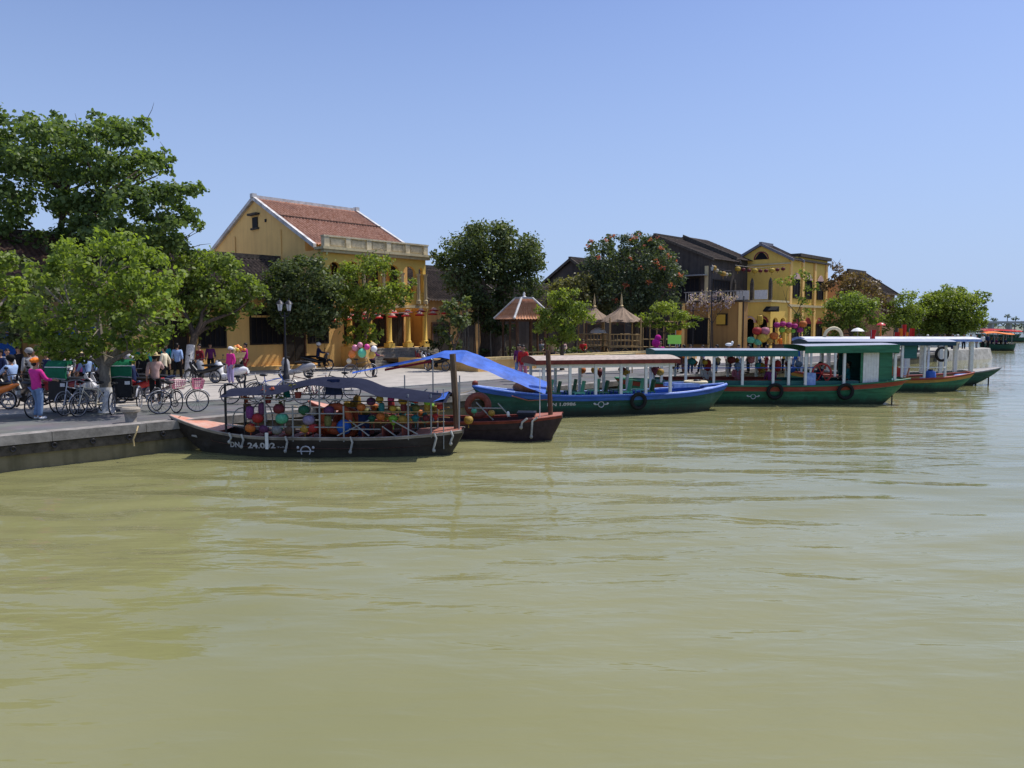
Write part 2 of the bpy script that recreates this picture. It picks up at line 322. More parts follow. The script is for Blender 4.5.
lk.new(br.outputs['Color'], mx.inputs[1]); lk.new(nz.outputs['Color'], mx.inputs[2])
nz2 = nd.new('ShaderNodeTexNoise'); nz2.inputs['Scale'].default_value = .35; nz2.inputs['Detail'].default_value = 9; nz2.inputs['Roughness'].default_value = .75; lk.new(tc.outputs['Object'], nz2.inputs['Vector'])
r9 = nd.new('ShaderNodeMapRange'); r9.inputs[1].default_value = .35; r9.inputs[2].default_value = .65; r9.inputs[3].default_value = .55; r9.inputs[4].default_value = 1.35; lk.new(nz2.outputs['Fac'], r9.inputs[0])
br2 = nd.new('ShaderNodeBrightContrast'); br2.inputs['Bright'].default_value = .05; v9 = nd.new('ShaderNodeVectorMath'); v9.operation = 'SCALE'; lk.new(mx.outputs[0], v9.inputs[0]); lk.new(r9.outputs[0], v9.inputs['Scale']); lk.new(v9.outputs[0], br2.inputs['Color']); lk.new(br2.outputs[0], b.inputs['Base Color']); b.inputs['Roughness'].default_value = .9; b.inputs['Specular IOR Level'].default_value = .1
def strip(name, s0, s1, t0, t1, z, m):
    mb = MB()
    mb.quad((s0,t0,z),(s1,t0,z),(s1,t1,z),(s0,t1,z)); r = mb.build(name, m, None, False, 'structure')
    r.location = Q0; r.rotation_euler = (0,0,TH); return r
strip('promenade', -70, 86, 0.0, 4.7, .004, pm)
mb = MB(); mb.rbox((-70,4.70,-.2),(86,4.86,.05)); k = mb.build('kerb_stone', M['concrete'], None, False, 'structure'); k.location = Q0; k.rotation_euler = (0,0,TH)

# quay wall with its coping
qw = thing('quay_wall', 'long weathered grey stone quay wall rising from the river with a pale coping', 'wall', Q0, TH)
mb = MB(); mb.rbox((-70,-.02,-2.2),(86,.3,-.02))
wallm = plaster('quay_stone', (.34,.29,.19), (.13,.115,.07), .6, -.95)
mb.build('wall', wallm, qw, False)
mb = MB()
for i in range(72): mb.rbox((-70+i*2.1666, -.16, -.17), (-70+(i+1)*2.1666-.012, .30, .055))
mb.build('coping', mat('coping_stone', (.27,.25,.23), rough=.9, var=.35, bump=.4, scale=3), qw)
mb = MB(); mb.rbox((-70,-.10,-.42),(86,-.021,-.19)); mb.build('ledge', M['dark_stone'], qw)
for i in range(22):
    mb = MB(); mb.ring((-13+i*.85,-.15,-.27),.05,.022,'Y',10,5); mb.build('mooring_ring', M['dark_metal'], qw)
nq = MB()    # rounded end of the quay, pale sloping concrete
n_pts = [st(72,-.25), st(76,-1.0), st(80,-1.9), st(83,-2.2), st(85.5,-1.9), st(87.3,-.9), st(88.2,.8), st(88.4,4), st(86,8), st(76,6)]
o_pts = [Vector((p.x,p.y,-1.2)) + (p - st(81,2)).normalized()*.45 for p in n_pts]
nn = len(n_pts)
nq.add([Vector((p.x,p.y,.22)) for p in n_pts] + o_pts, [tuple(range(nn))] + [(i,(i+1)%nn,nn+(i+1)%nn,nn+i) for i in range(nn)])
tag(nq.build('quay_ramp', mat('pale_concrete', (.42,.41,.38), rough=.9, var=.25, scale=2, col2=(.2,.19,.17)), None, False), 'pale concrete rounded end of the quay beyond the last moored boats', 'quay ramp')

# far shore
mb = MB(); fb = [(40,470,-.3),(250,445,-.2),(900,420,-.3),(3500,700,-.3),(3500,3600,2),(-200,3600,2)]
mb.add(fb, [tuple(range(6))]); mb.build('far_bank', mat('far_grass', (.16,.17,.10), var=.3, scale=.05), None, False, 'structure')

# ------------------------------------------------------------------ buildings
def tilemat(name, c1, c2, c3):
    m = bpy.data.materials.new(name); nt, nd, lk, b = nodes_of(m); tc = nd.new('ShaderNodeTexCoord')
    n1 = nd.new('ShaderNodeTexNoise'); n1.inputs['Scale'].default_value = 4.5; n1.inputs['Detail'].default_value = 4
    n2 = nd.new('ShaderNodeTexNoise'); n2.inputs['Scale'].default_value = .6; n2.inputs['Detail'].default_value = 6
    lk.new(tc.outputs['Object'], n1.inputs['Vector']); lk.new(tc.outputs['Object'], n2.inputs['Vector'])
    rp = nd.new('ShaderNodeValToRGB'); rp.color_ramp.elements[0].position = .35; rp.color_ramp.elements[1].position = .65
    rp.color_ramp.elements[0].color = (*c1,1); rp.color_ramp.elements[1].color = (*c2,1); lk.new(n1.outputs['Fac'], rp.inputs['Fac'])
    r2 = nd.new('ShaderNodeValToRGB'); r2.color_ramp.elements[0].position = .5; r2.color_ramp.elements[1].position = .75; lk.new(n2.outputs['Fac'], r2.inputs['Fac'])
    mx = nd.new('ShaderNodeMixRGB'); lk.new(r2.outputs['Color'], mx.inputs[0]); lk.new(rp.outputs['Color'], mx.inputs[1]); mx.inputs[2].default_value = (*c3,1)
    lk.new(mx.outputs[0], b.inputs['Base Color']); b.inputs['Roughness'].default_value = .9; b.inputs['Specular IOR Level'].default_value = .15; MATS[name] = m; return m
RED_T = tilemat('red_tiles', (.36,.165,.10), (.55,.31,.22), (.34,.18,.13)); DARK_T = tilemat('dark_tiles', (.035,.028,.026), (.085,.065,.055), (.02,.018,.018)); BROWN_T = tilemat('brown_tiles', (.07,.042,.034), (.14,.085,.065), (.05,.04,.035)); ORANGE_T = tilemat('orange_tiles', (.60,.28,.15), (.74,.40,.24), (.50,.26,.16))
OCHRE = plaster('ochre_plaster', (.90,.58,.21), (.60,.36,.14), .42)
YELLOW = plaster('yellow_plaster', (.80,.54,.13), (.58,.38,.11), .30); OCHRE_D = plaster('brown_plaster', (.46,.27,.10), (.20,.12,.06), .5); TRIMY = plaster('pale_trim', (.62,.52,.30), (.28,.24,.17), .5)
SHOPW = plaster('shop_plaster', (.36,.205,.075), (.20,.115,.05), .5); OLDWOOD = plaster('grey_weathered_boards', (.085,.073,.066), (.022,.019,.018), .55); WHITE_R = mat('white_ridge', (.62,.60,.58), rough=.9, var=.3, scale=2)

def slope(mb, a, b, c, d, pitch=.26, rows=None, amp=.045):
    """tiled slope: a-b along the eave, d-c along the ridge; rounded tile rows and stepped courses"""
    a, b, c, d = map(Vector, (a,b,c,d)); L = max((b-a).length, (c-d).length); H = (d-a).length
    nn = (b-a).cross(d-a).normalized(); nn = nn if nn.z > 0 else -nn
    nu = max(4, int(L / pitch) * 4); nv = rows or max(3, int(H / .45))
    vs = []; fs = []
    for j in range(nv):
        for e in (0, 1):
            v = (j + e) / nv
            for i in range(nu + 1):
                u = i / nu; p = (a + (b-a)*u)*(1-v) + (d + (c-d)*u)*v
                vs.append(p + nn * (amp * math.sin(2*PI*i/4.0) + (.03 if e == 0 else 0) + .012*noise.noise((i*.3, j*1.7, 1))))
    n1 = nu + 1
    for r_ in range(2*nv - 1):
        for i in range(nu): fs.append((r_*n1+i, r_*n1+i+1, (r_+1)*n1+i+1, (r_+1)*n1+i))
    mb.add(vs, fs)
def arch_wall(mb, u0, u1, z0, z1, v0, v1, ops, seg=10):
    """wall in the plane of u-z from v0 to v1 with openings (centre, width, sill, spring height)"""
    x = u0
    for uc, wd, zs, zp in ops:
        a, b = uc - wd/2, uc + wd/2; r = wd/2
        mb.rbox((x, v0, z0), (a, v1, z1))
        if zs > z0: mb.rbox((a, v0, z0), (b, v1, zs))
        arc = [(uc - r*math.cos(PI*k/seg), zp + r*math.sin(PI*k/seg)*.8) for k in range(seg+1)]
        for k in range(seg):
            p, q = arc[k], arc[k+1]
            mb.prism([p, q, (q[0], z1), (p[0], z1)], v0, v1)
        x = b
    mb.rbox((x, v0, z0), (u1, v1, z1))
def gable_body(mb, L, W, ze, zr, v0=0., z0=0., th=.25, lid=True):
    """closed gabled block: eaves at ze, ridge at zr over the middle"""
    mb.prism([(v0, z0), (W, z0), (W, ze), ((v0+W)/2, zr), (v0, ze)], 0, L, 'X')
def door(parent, u, v, z, w_, h, m='shutter', axis='u'):
    mb = MB()
    if axis == 'u':
        for k in (0, 1): mb.rbox((u-w_/2+k*w_/2+.02, v-.06, z), (u-w_/2+(k+1)*w_/2-.02, v-.01, z+h))
    else:
        for k in (0, 1): mb.rbox((v-.06, u-w_/2+k*w_/2+.02, z), (v-.01, u-w_/2+(k+1)*w_/2-.02, z+h))
    o = mb.build('door', M[m], parent); mb = MB()
    if axis == 'u': mb.rbox((u-w_/2-.1, v-.09, z+h), (u+w_/2+.1, v-.005, z+h+.12)); mb.rbox((u-w_/2-.1, v-.09, z), (u-w_/2, v-.005, z+h)); mb.rbox((u+w_/2, v-.09, z), (u+w_/2+.1, v-.005, z+h))
    else: mb.rbox((v-.09, u-w_/2-.1, z+h), (v-.005, u+w_/2+.1, z+h+.12)); mb.rbox((v-.09, u-w_/2-.1, z), (v-.005, u-w_/2, z+h)); mb.rbox((v-.09, u+w_/2, z), (v-.005, u+w_/2+.1, z+h))
    mb.build('frame', M['brown_wood'], o); return o
def window(parent, u, v, z, w_, h, axis='u', bars=4):
    T = Matrix.Translation((0,0,0)) if axis == 'u' else Matrix(((0,1,0,0),(1,0,0,0),(0,0,1,0),(0,0,0,1)))
    mb = MB(); mb.T = T; mb.rbox((u-w_/2, v-.03, z), (u+w_/2, v-.006, z+h)); o = mb.build('window', M['dark_room'], parent)
    mb = MB(); mb.T = T
    mb.rbox((u-w_/2-.09, v-.10, z-.09), (u+w_/2+.09, v-.004, z)); mb.rbox((u-w_/2-.09, v-.10, z+h), (u+w_/2+.09, v-.004, z+h+.09))
    mb.rbox((u-w_/2-.09, v-.10, z), (u-w_/2, v-.004, z+h)); mb.rbox((u+w_/2, v-.10, z), (u+w_/2+.09, v-.004, z+h))
    for k in range(1, bars): mb.rbox((u-w_/2+w_*k/bars-.02, v-.06, z), (u-w_/2+w_*k/bars+.02, v-.035, z+h))
    mb.build('frame', M['shutter'], o); return o

HO = pt(325, 368, 48); HO.z = 0
# 1 the colonial house with the red roof
h1 = thing('colonial_house', 'two-storey ochre colonial house with red tiled gable roof and arched loggia above stone steps', 'house', HO, TH)
L1, W1 = 8.3, 14.3
mb = MB(); gable_body(mb, L1, W1, 8.15, 11.25, v0=2.0); 
mb.rbox((0, .0, 0), (1.45, 1.998, 4.0)); mb.rbox((0, 0, 3.75), (L1, 1.998, 4.05)); mb.rbox((0,0,7.08),(L1,1.998,7.28)); mb.rbox((0,.26,4.052),(.22,1.997,7.078)); mb.rbox((1.452,.06,0),(L1,1.997,1.10))
mb.build('wall', OCHRE, h1, False)
for v in (5.0, 11.2): mb = MB(); mb.rbox((-.07, v-.22, 4.6), (-.004, v+.22, 8.9)); mb.build('pilaster', OCHRE, h1, False)
mb = MB(); arch_wall(mb, 0, L1, 4.054, 7.076, 0, .25, [(.85,.75,4.8,6.25),(2.15,1.25,4.8,6.15),(3.75,1.25,4.8,6.15),(5.35,1.25,4.8,6.15),(6.85,1.05,4.8,6.2),(7.85,.36,4.8,6.4)])
mb.build('arcade', YELLOW, h1, False)
for u in (1.38, 2.95, 4.55, 6.13, 7.52, 8.16):
    mb = MB(); mb.lathe([(.17,4.056),(.17,4.3),(.12,4.35),(.105,5.95),(.16,6.05),(.18,6.12)], 12, (u,-.13,0)); mb.build('upper_column', TRIMY, h1)
for u in (1.75, 3.35, 4.95, 6.55, 8.05):
    mb = MB(); mb.rbox((u-.26,-.42,1.10),(u+.26,.10,1.4)); mb.lathe([(.22,1.4),(.24,1.5),(.17,1.58),(.145,3.45),(.22,3.55),(.24,3.70)], 14, (u,-.16,0)); mb.build('column', YELLOW, h1)
mb = MB(); mb.rbox((-.25,-.45,7.28),(L1+.25,.6,7.44)); mb.build('cornice', TRIMY, h1, False)
mb = MB(); mb.rbox((-.15,-.32,7.10),(L1+.15,-.003,7.278)); mb.build('cornice', TRIMY, h1, False)
mb = MB(); mb.rbox((-.08,-.18,3.78),(L1+.08,-.003,3.96)); mb.build('string_course', TRIMY, h1, False)
par = MB()
for u in (0.0, 1.6, 3.2, 4.8, 6.4, 8.0): par.rbox((u-.02,-.22,7.442),(u+.34,.14,8.06))
par.rbox((-.05,-.24,8.062),(L1+.1,.16,8.16)); par.rbox((.32,-.08,7.443),(L1-.02,.02,8.061))
for u in (.5,2.1,3.7,5.3,6.9): par.rbox((u,-.12,7.55),(u+.9,-.082,7.95))
par.build('parapet', mat('parapet_white', (.64,.55,.37), rough=.9, var=.3, scale=3), h1)
mb = MB(); e0 = .9; z_e = 8.15; zr = 11.25; vm = (2+W1)/2
def zat(v): return zr - (zr - z_e) * abs(v - vm) / (vm - 2)
slope(mb, (-.15,e0,zat(e0)+.06), (L1+.15,e0,zat(e0)+.06), (L1+.15,vm,zr+.06), (-.15,vm,zr+.06), .24)
slope(mb, (-.15,W1+.5,zat(W1+.5)+.06), (L1+.15,W1+.5,zat(W1+.5)+.06), (L1+.15,vm,zr+.06), (-.15,vm,zr+.06), .24)
mb.build('roof', RED_T, h1, True)
for u, nm in ((-.14,0), (L1+.0,1)):
    mb = MB()
    for v0, v1 in ((e0-.15, vm), (W1+.6, vm)):
        d0, d1 = Vector((u,v0,zat(v0))), Vector((u,v1,zr))
        mb.prism([(v0,zat(v0)-.10),(v1,zr-.10),(v1,zr+.17),(v0,zat(v0)+.17)], u-.06, u+.16, 'X')
    mb.build('verge', WHITE_R, h1, False)
mb = MB(); mb.rbox((-.2,vm-.12,zr+.03),(L1+.2,vm+.12,zr+.24)); mb.rbox((-.26,vm-.18,zr+.06),(.06,vm+.18,zr+.34)); mb.rbox((L1-.06,vm-.18,zr+.06),(L1+.26,vm+.18,zr+.34))
mb.build('ridge', WHITE_R, h1, False)
mb = MB(); v = (e0+vm)/2+.6; mb.rbox((0,v-.1,zat(v)+.05),(L1,v+.1,zat(v)+.17)); mb.build('ridge_line', BROWN_T, h1, False)
mb = MB(); mb.rbox((-.05,vm-.35,9.3),(-.004,vm+.35,10.0)); o = mb.build('vent', M['dark_room'], h1); mb = MB(); mb.rbox((-.3,vm-.6,10.12),(-.004,vm+.6,10.26)); mb.build('hood', M['dark_stone'], o); mb = MB(); mb.rbox((-.12,vm-.5,9.16),(-.004,vm+.5,9.28)); mb.build('sill', M['dark_stone'], o)
mb = MB(); mb.rbox((-.04,vm-1.5,9.55),(-.004,vm-1.3,9.75)); mb.build('vent', M['dark_room'], h1)
for u in (2.55, 4.15, 5.75, 7.3): door(h1, u, 2.0, 1.1, .95, 2.3); door(h1, u, 2.0, 4.26, .95, 2.5)
for k in range(6):
    mb = MB(); mb.rbox((1.6-.06*0,-.45-.34*(6-k),k*.18+.001),(L1+.35,-.45-.34*(5-k)-.002 if k < 5 else .05,(k+1)*.18)); mb.build('step', M['stone'], h1)
mb = MB(); mb.rbox((1.2,-2.6,0),(1.58,.0-.002,1.25)); mb.build('stair_wall', OCHRE, h1, False)

def gable_house(nm, label, O, L, W, ze, zr, wall, tiles, u0=0., over=.5, ridge=M['dark_stone'], cat='house'):
    h = thing(nm, label, cat, O, TH)
    mb = MB(); mb.prism([(0,0),(W,0),(W,ze),(W/2,zr-.1),(0,ze)], u0, u0+L, 'X'); mb.build('wall', wall, h, False)
    s = (zr-ze)/(W/2); mb = MB()
    slope(mb, (u0-.3,-over,ze-over*s+.05), (u0+L+.3,-over,ze-over*s+.05), (u0+L+.3,W/2,zr+.05), (u0-.3,W/2,zr+.05), .28)
    slope(mb, (u0-.3,W+over,ze-over*s+.05), (u0+L+.3,W+over,ze-over*s+.05), (u0+L+.3,W/2,zr+.05), (u0-.3,W/2,zr+.05), .28)
    mb.build('roof', tiles, h, True)
    mb = MB(); mb.rbox((u0-.35,W/2-.15,zr+.02),(u0+L+.35,W/2+.15,zr+.3)); mb.build('ridge', ridge, h, False)
    for uu in (u0-.34, u0+L+.2):
        mb = MB()
        for v0, v1 in ((-over-.1, W/2), (W+over+.1, W/2)):
            z0_ = ze-over*s-.02; mb.prism([(v0,z0_-.1),(v1,zr-.08),(v1,zr+.2),(v0,z0_+.2)], uu, uu+.16, 'X')
        mb.build('verge', ridge, h, False)
    return h
h2 = gable_house('townhouse', 'long single-storey ochre house with dark tiled roof and barred black windows behind the street lamp', HO + D*-.02, 11.5, 10, 4.3, 6.85, OCHRE, DARK_T, u0=-11.52)
for u, wd in ((-3.9, 2.0), (-.45, 1.3)): window(h2, u, 0, 1.55, wd, 1.9, 'u', 6)
door(h2, -2.1, 0, .25, 1.35, 2.9); door(h2, -9.4, 0, .2, 1.5, 2.7)
window(h2, -7.2, 0, 1.4, 1.4, 1.8, 'u', 5)
mb = MB(); mb.rbox((-11.5,-.06,3.05),(-.03,-.003,3.17)); mb.rbox((-11.5,-.5,.001),(-.03,-.004,.22)); mb.build('string_course', OCHRE, h2, False)
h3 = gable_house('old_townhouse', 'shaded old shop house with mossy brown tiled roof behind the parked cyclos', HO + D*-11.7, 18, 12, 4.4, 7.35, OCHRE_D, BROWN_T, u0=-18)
for u in (-2.5, -6, -9.5, -13): door(h3, u, 0, .15, 2.3, 2.7)
mb = MB(); 
for u in (-4.2,-7.7,-11.2): mb = MB(); mb.rbox((u-.3,-.04,0),(u+.3,-.003,3.6)); mb.build('pilaster', OCHRE_D, h3, False)
mb = MB(); mb.rbox((-16,-1.6,2.95),(-.4,-.05,3.02)); mb.build('awning', C('navy'), h3)
for u in (-4.25,-7.75): 
    mb = MB(); mb.rbox((u+.9,-.16,1.2),(u+2.7,-.11,2.6)); mb.build('banner', C('blue'), h3)
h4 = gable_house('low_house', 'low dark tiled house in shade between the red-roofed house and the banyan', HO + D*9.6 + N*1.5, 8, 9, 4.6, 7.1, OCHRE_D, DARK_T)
for u in (1.4, 4, 6.5): door(h4, u, 0, .1, 1.6, 2.6)
o5 = pt(597, 300, 76); o5.z = 0
h5 = gable_house('dark_gable_house', 'small black weathered gable roof showing just above the bougainvillea hedge', o5, 8, 6.4, 7.2, 9.2, OLDWOOD, DARK_T)
window(h5, 3.2, 0, 4.8, 1.2, 1.2, 'v')
o6 = pt(708, 345, 78); o6.z = 0
h6 = gable_house('dark_timber_house', 'tall dark weathered timber house with stepped black roof beside the flame tree', o6, 5.3, 12.6, 9.4, 12.0, OLDWOOD, DARK_T)
mb = MB(); mb.prism([(.5,0),(12.2,0),(12.2,9.8),(6.3,12.3),(.5,9.8)], 5.32, 10.6, 'X'); mb.build('rear_wall', OLDWOOD, h6, False)
mb = MB(); slope(mb, (5.5,-.1,9.6),(10.9,-.1,9.6),(10.9,6.3,12.45),(5.5,6.3,12.45),.28); slope(mb,(5.5,12.6,9.6),(10.9,12.6,9.6),(10.9,6.3,12.45),(5.5,6.3,12.45),.28); mb.build('roof', DARK_T, h6, True)
mb = MB(); mb.prism([(-.2,9.5),(6.3,12.3),(6.3,12.65),(-.2,9.85)], 5.4, 5.58, 'X'); mb.build('verge', M['dark_stone'], h6, False)
window(h6, 2.4, 0, 5.4, 2.6, 2.0, 'v', 5); window(h6, 7., 0, 5.4, 2.0, 1.6, 'v', 4); window(h6, 2.5, 0, 5.2, 3.4, 2.0, 'u', 6); 
mb = MB(); mb.rbox((-.9,.2,7.62),(-.004,5,7.72)); mb.build('awning', M['grey_metal'], h6)
mb = MB(); mb.rbox((-.05,.1,0),( -.003,.5,8.6)); mb.build('corner_post', TRIMY, h6, False)

# the ochre shop below it, with its flowered terrace
o8 = pt(742, 345, 70); o8.z = 0
h8 = thing('ochre_shop', 'faded brown-ochre single-storey shop with a flowering roof terrace behind the tall lamp post', 'shop', o8, TH)
mb = MB(); mb.rbox((0,0,0),(1.0,6.2,4.75)); mb.build('wall', SHOPW, h8, False)
mb = MB(); mb.rbox((-.15,-.15,4.75),(1.1,6.3,4.89)); mb.build('cornice', M['dark_stone'], h8, False)
mb = MB()
for k in range(21): mb.rbox((-.1,.0+k*.29,4.892),(-.04,.05+k*.29,5.7))
mb.rbox((-.13,-.02,5.7),(-.02,6.0,5.78)); mb.build('railing', mat('old_rail', (.36,.33,.31), var=.35), h8, False)
window(h8, 4.4, 0, .9, 2.2, 2.3, 'v', 3); window(h8, 2.0, 0, 2.7, .9, .9, 'v', 2)
mb = MB(); mb.rbox((-.32,1.55,2.7),(-.29,2.45,3.6)); mb.build('sign', K('gold'), h8)
for v in (.06,3.1,5.9):
    mb = MB(); mb.rbox((-.1,v,0),(-.003,v+.3,4.7)); mb.build('pilaster', OCHRE, h8, False)

# the yellow corner house
o7 = pt(787, 345, 82); o7.z = 0
h7 = gable_house('yellow_corner_house', 'two-storey bright yellow corner house with lunette gable and arched front along the river', o7, 2.2, 6.2, 9.7, 11.3, YELLOW, DARK_T, ridge=mat('grey_ridge', (.2,.2,.24), var=.3))
mb = MB(); mb.rbox((2.202,.02,0),(10.6,6.2,10.0)); mb.build('wing_wall', YELLOW, h7, False)
mb = MB(); mb.rbox((-.2,-.3,9.55),(10.8,-.003,9.75)); mb.rbox((2.2,-.35,10.0),(10.9,6.4,10.35)); mb.build('cornice', M['dark_stone'], h7, False)
mb = MB(); mb.rbox((-.14,-.2,4.6),(10.75,-.003,4.85)); mb.build('string_course', TRIMY, h7, False)
for u in (.15, 3.3, 6.6, 9.9):
    mb = MB(); mb.rbox((u,-.16,.0),(u+.45,-.004,4.59)); mb.rbox((u,-.16,4.86),(u+.45,-.004,9.54)); mb.build('pilaster', OCHRE, h7, False)
for u in (1.9, 5.2, 8.5):
    for z, hh in ((.2,2.5),(5.6,1.9)):
        window(h7, u, -.01, z, 1.5, hh, 'u', 2)
        mb = MB(); arch = [(u-.85+1.7*k/10, z+hh+.15+.62*math.sin(PI*k/10)) for k in range(11)]; mb.prism(arch+[(u+.85,z+hh+.1),(u-.85,z+hh+.1)], -.13, -.012); mb.build('arch_hood', K('maroon') if z < 1 else M['terracotta_white'], h7)
mb = MB(); mb.prism([(3.1-.75+1.5*k/10, 9.75+.75*math.sin(PI*k/10)) for k in range(11)], -.06, -.004, 'X'); mb.build('lunette', M['dark_room'], h7); mb = MB(); mb.ring((-.05,3.1,9.75),.8,.07,'X',12,5,0,PI); mb.build('lunette_frame', K('maroon'), h7)
mb = MB(); mb.rbox((-.16,-.2,9.1),(-.003,6.3,9.25)); mb.build('gable_cornice', TRIMY, h7, False)
# terrace block with two arches, in front of the gable
mb = MB(); mb.T = Matrix(((0,1,0,-4.2),(1,0,0,0),(0,0,1,0),(0,0,0,1)))
arch_wall(mb, 0, 6.2, 0, 5.0, 0, .3, [(.85,1.0,0,2.9),(2.25,1.0,0,2.9),(3.65,1.0,0,2.9),(5.05,1.0,0,2.9)]); mb.build('terrace_wall', YELLOW, h7, False)
mb = MB(); arch_side = [(-3.0,1.3,0,2.9),(-1.2,1.3,0,2.9)]; arch_wall(mb, -3.898, -.01, 0, 5.0, 0, .3, arch_side); mb.build('terrace_wall', YELLOW, h7, False)
mb = MB(); mb.rbox((-4.35,-.15,5.0),(-.01,6.3,5.2)); mb.build('terrace_floor', TRIMY, h7, False)
mb = MB(); mb.rbox((-2.2,.4,0),(-2.1,6.1,4.9)); mb.build('inner_wall', M['dark_room'], h7, False)
for k in range(4):
    v = .85+k*1.4; mb = MB(); mb.ring((-4.25,v,2.9),.58,.11,'X',14,5,0,PI); mb.build('arch_hood', M['terracotta_white'] if k % 2 else K('maroon'), h7)
for v in (.1, 2.1, 4.1, 6.05):
    mb = MB(); mb.rbox((-4.3,v-.15,5.2),(-4.0,v+.15,7.0)); mb.lathe([(.16,7.0),(.2,7.1),(.05,7.5)],8,(-4.15,v,0)); mb.build('terrace_post', M['dark_stone'], h7, False)
for v in (1.1, 3.1, 5.1):
    mb = MB(); mb.rbox((-4.2,v-.7,5.3),(-4.1,v+.7,6.25)); mb.build('balustrade_panel', M['white_paint'], h7, False)
mb = MB(); mb.prism([(-4.9,4.0),(-4.2,4.0),(-4.2,4.55),(-4.9,4.15)] , -.9, .5); mb.build('awning', C('black'), h7, False)
o9 = pt(879, 345, 88); o9.z = 0
h9 = gable_house('brown_roof_house', 'pinkish house with dark sagging gable roof among the trees past the yellow house', o9, 5, 7.2, 6.4, 8.9, plaster('pink_plaster', (.42,.25,.18), (.2,.14,.1), .5), DARK_T)
window(h9, 3, 0, 4, 1.2, 1.6, 'v')
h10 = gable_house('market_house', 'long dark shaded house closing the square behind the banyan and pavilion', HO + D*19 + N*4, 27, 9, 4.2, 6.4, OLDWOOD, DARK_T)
for u in (2, 6, 10, 14, 18, 22): door(h10, u, 0, .1, 2.2, 2.6)
q_ = pt(905, 345, 108); q_.z = 0
h11 = gable_house('market_house', 'low dim house hidden behind the big riverside tree', q_, 14, 8, 3.4, 5.0, OLDWOOD, DARK_T)
q_ = pt(940, 345, 150); q_.z = 0
h12 = gable_house('market_house', 'distant low house at the river bend behind the end of the quay', q_, 9, 8, 3.6, 5.2, OLDWOOD, DARK_T)
# low ochre wall round the tree bed
pw0 = gp(478, 372); 
pw = thing('planter_wall', 'low ochre planter wall with pale coping running below the banyan', 'wall', pw0, TH)
mb = MB(); mb.rbox((0,0,0),(24,.35,.62)); mb.build('wall', OCHRE, pw, False); mb = MB(); mb.rbox((-.08,-.08,.62),(24.05,.43,.78)); mb.build('coping', mat('coping_cream', (.52,.40,.20), var=.25), pw, False)
mb = MB(); mb.rbox((0,.352,0),(.35,7,.62)); mb.build('wall', OCHRE, pw, False); mb = MB(); mb.rbox((.36,.36,.3),(24,9,.5)); mb.build('soil', mat('soil', (.09,.065,.045), var=.3), pw, False)

# ------------------------------------------------------------------ pavilion and thatched huts
pp = pt(524, 350, 47); pp.z = 0
pv = thing('pavilion', 'open wooden pavilion with orange hipped tile roof beside the banyan', 'pavilion', pp, TH - R(20))
a = 1.32; mb = MB(); zr_, zi = 4.2, 2.95
for k in range(4):
    c_, s_ = [(1,0),(0,1),(-1,0),(0,-1)][k]
    def rr(x, y, z): return (x*c_ - y*s_, x*s_ + y*c_, z)
    slope(mb, rr(-a,-a,zi), rr(a,-a,zi), rr(.36,-.36,zr_), rr(-.36,-.36,zr_), .2)
mb.build('roof', ORANGE_T, pv, True)
for sx, sy in ((1,1),(1,-1),(-1,1),(-1,-1)):
    mb = MB(); mb.tube([(sx*(a+.05),sy*(a+.05),zi+.06),(sx*.36,sy*.36,zr_+.06)], .07, 6); mb.build('hip_ridge', WHITE_R, pv)
mb = MB(); mb.rbox((-.42,-.42,zr_-.02),(.42,.42,zr_+.10)); mb.build('roof_cap', WHITE_R, pv, False)
mb = MB(); mb.lathe([(.14,zr_+.1),(.16,zr_+.1),(.06,zr_+.2),(.08,zr_+.3),(.02,zr_+.42)], 10); mb.build('finial', WHITE_R, pv)
for sx, sy in ((1,1),(1,-1),(-1,1),(-1,-1),(0,-1),(0,1),(1,0),(-1,0)):
    mb = MB(); mb.tube([(sx*.95,sy*.95,0),(sx*.95,sy*.95,zi+.1)], .07, 7); mb.build('post', M['brown_wood'], pv)
for s_ in (-1, 1):
    mb = MB(); mb.rbox((-1.0,s_*1.0-.04,.55),(1.0,s_*1.0+.04,.63)); mb.rbox((-1.0,s_*1.0-.04,.95),(1.0,s_*1.0+.04,1.02)); mb.build('rail', M['bamboo'], pv)
    mb = MB(); mb.rbox((-1.1,s_*1.0-.06,zi-.12),(1.1,s_*1.0+.06,zi+.02)); mb.build('beam', M['brown_wood'], pv)

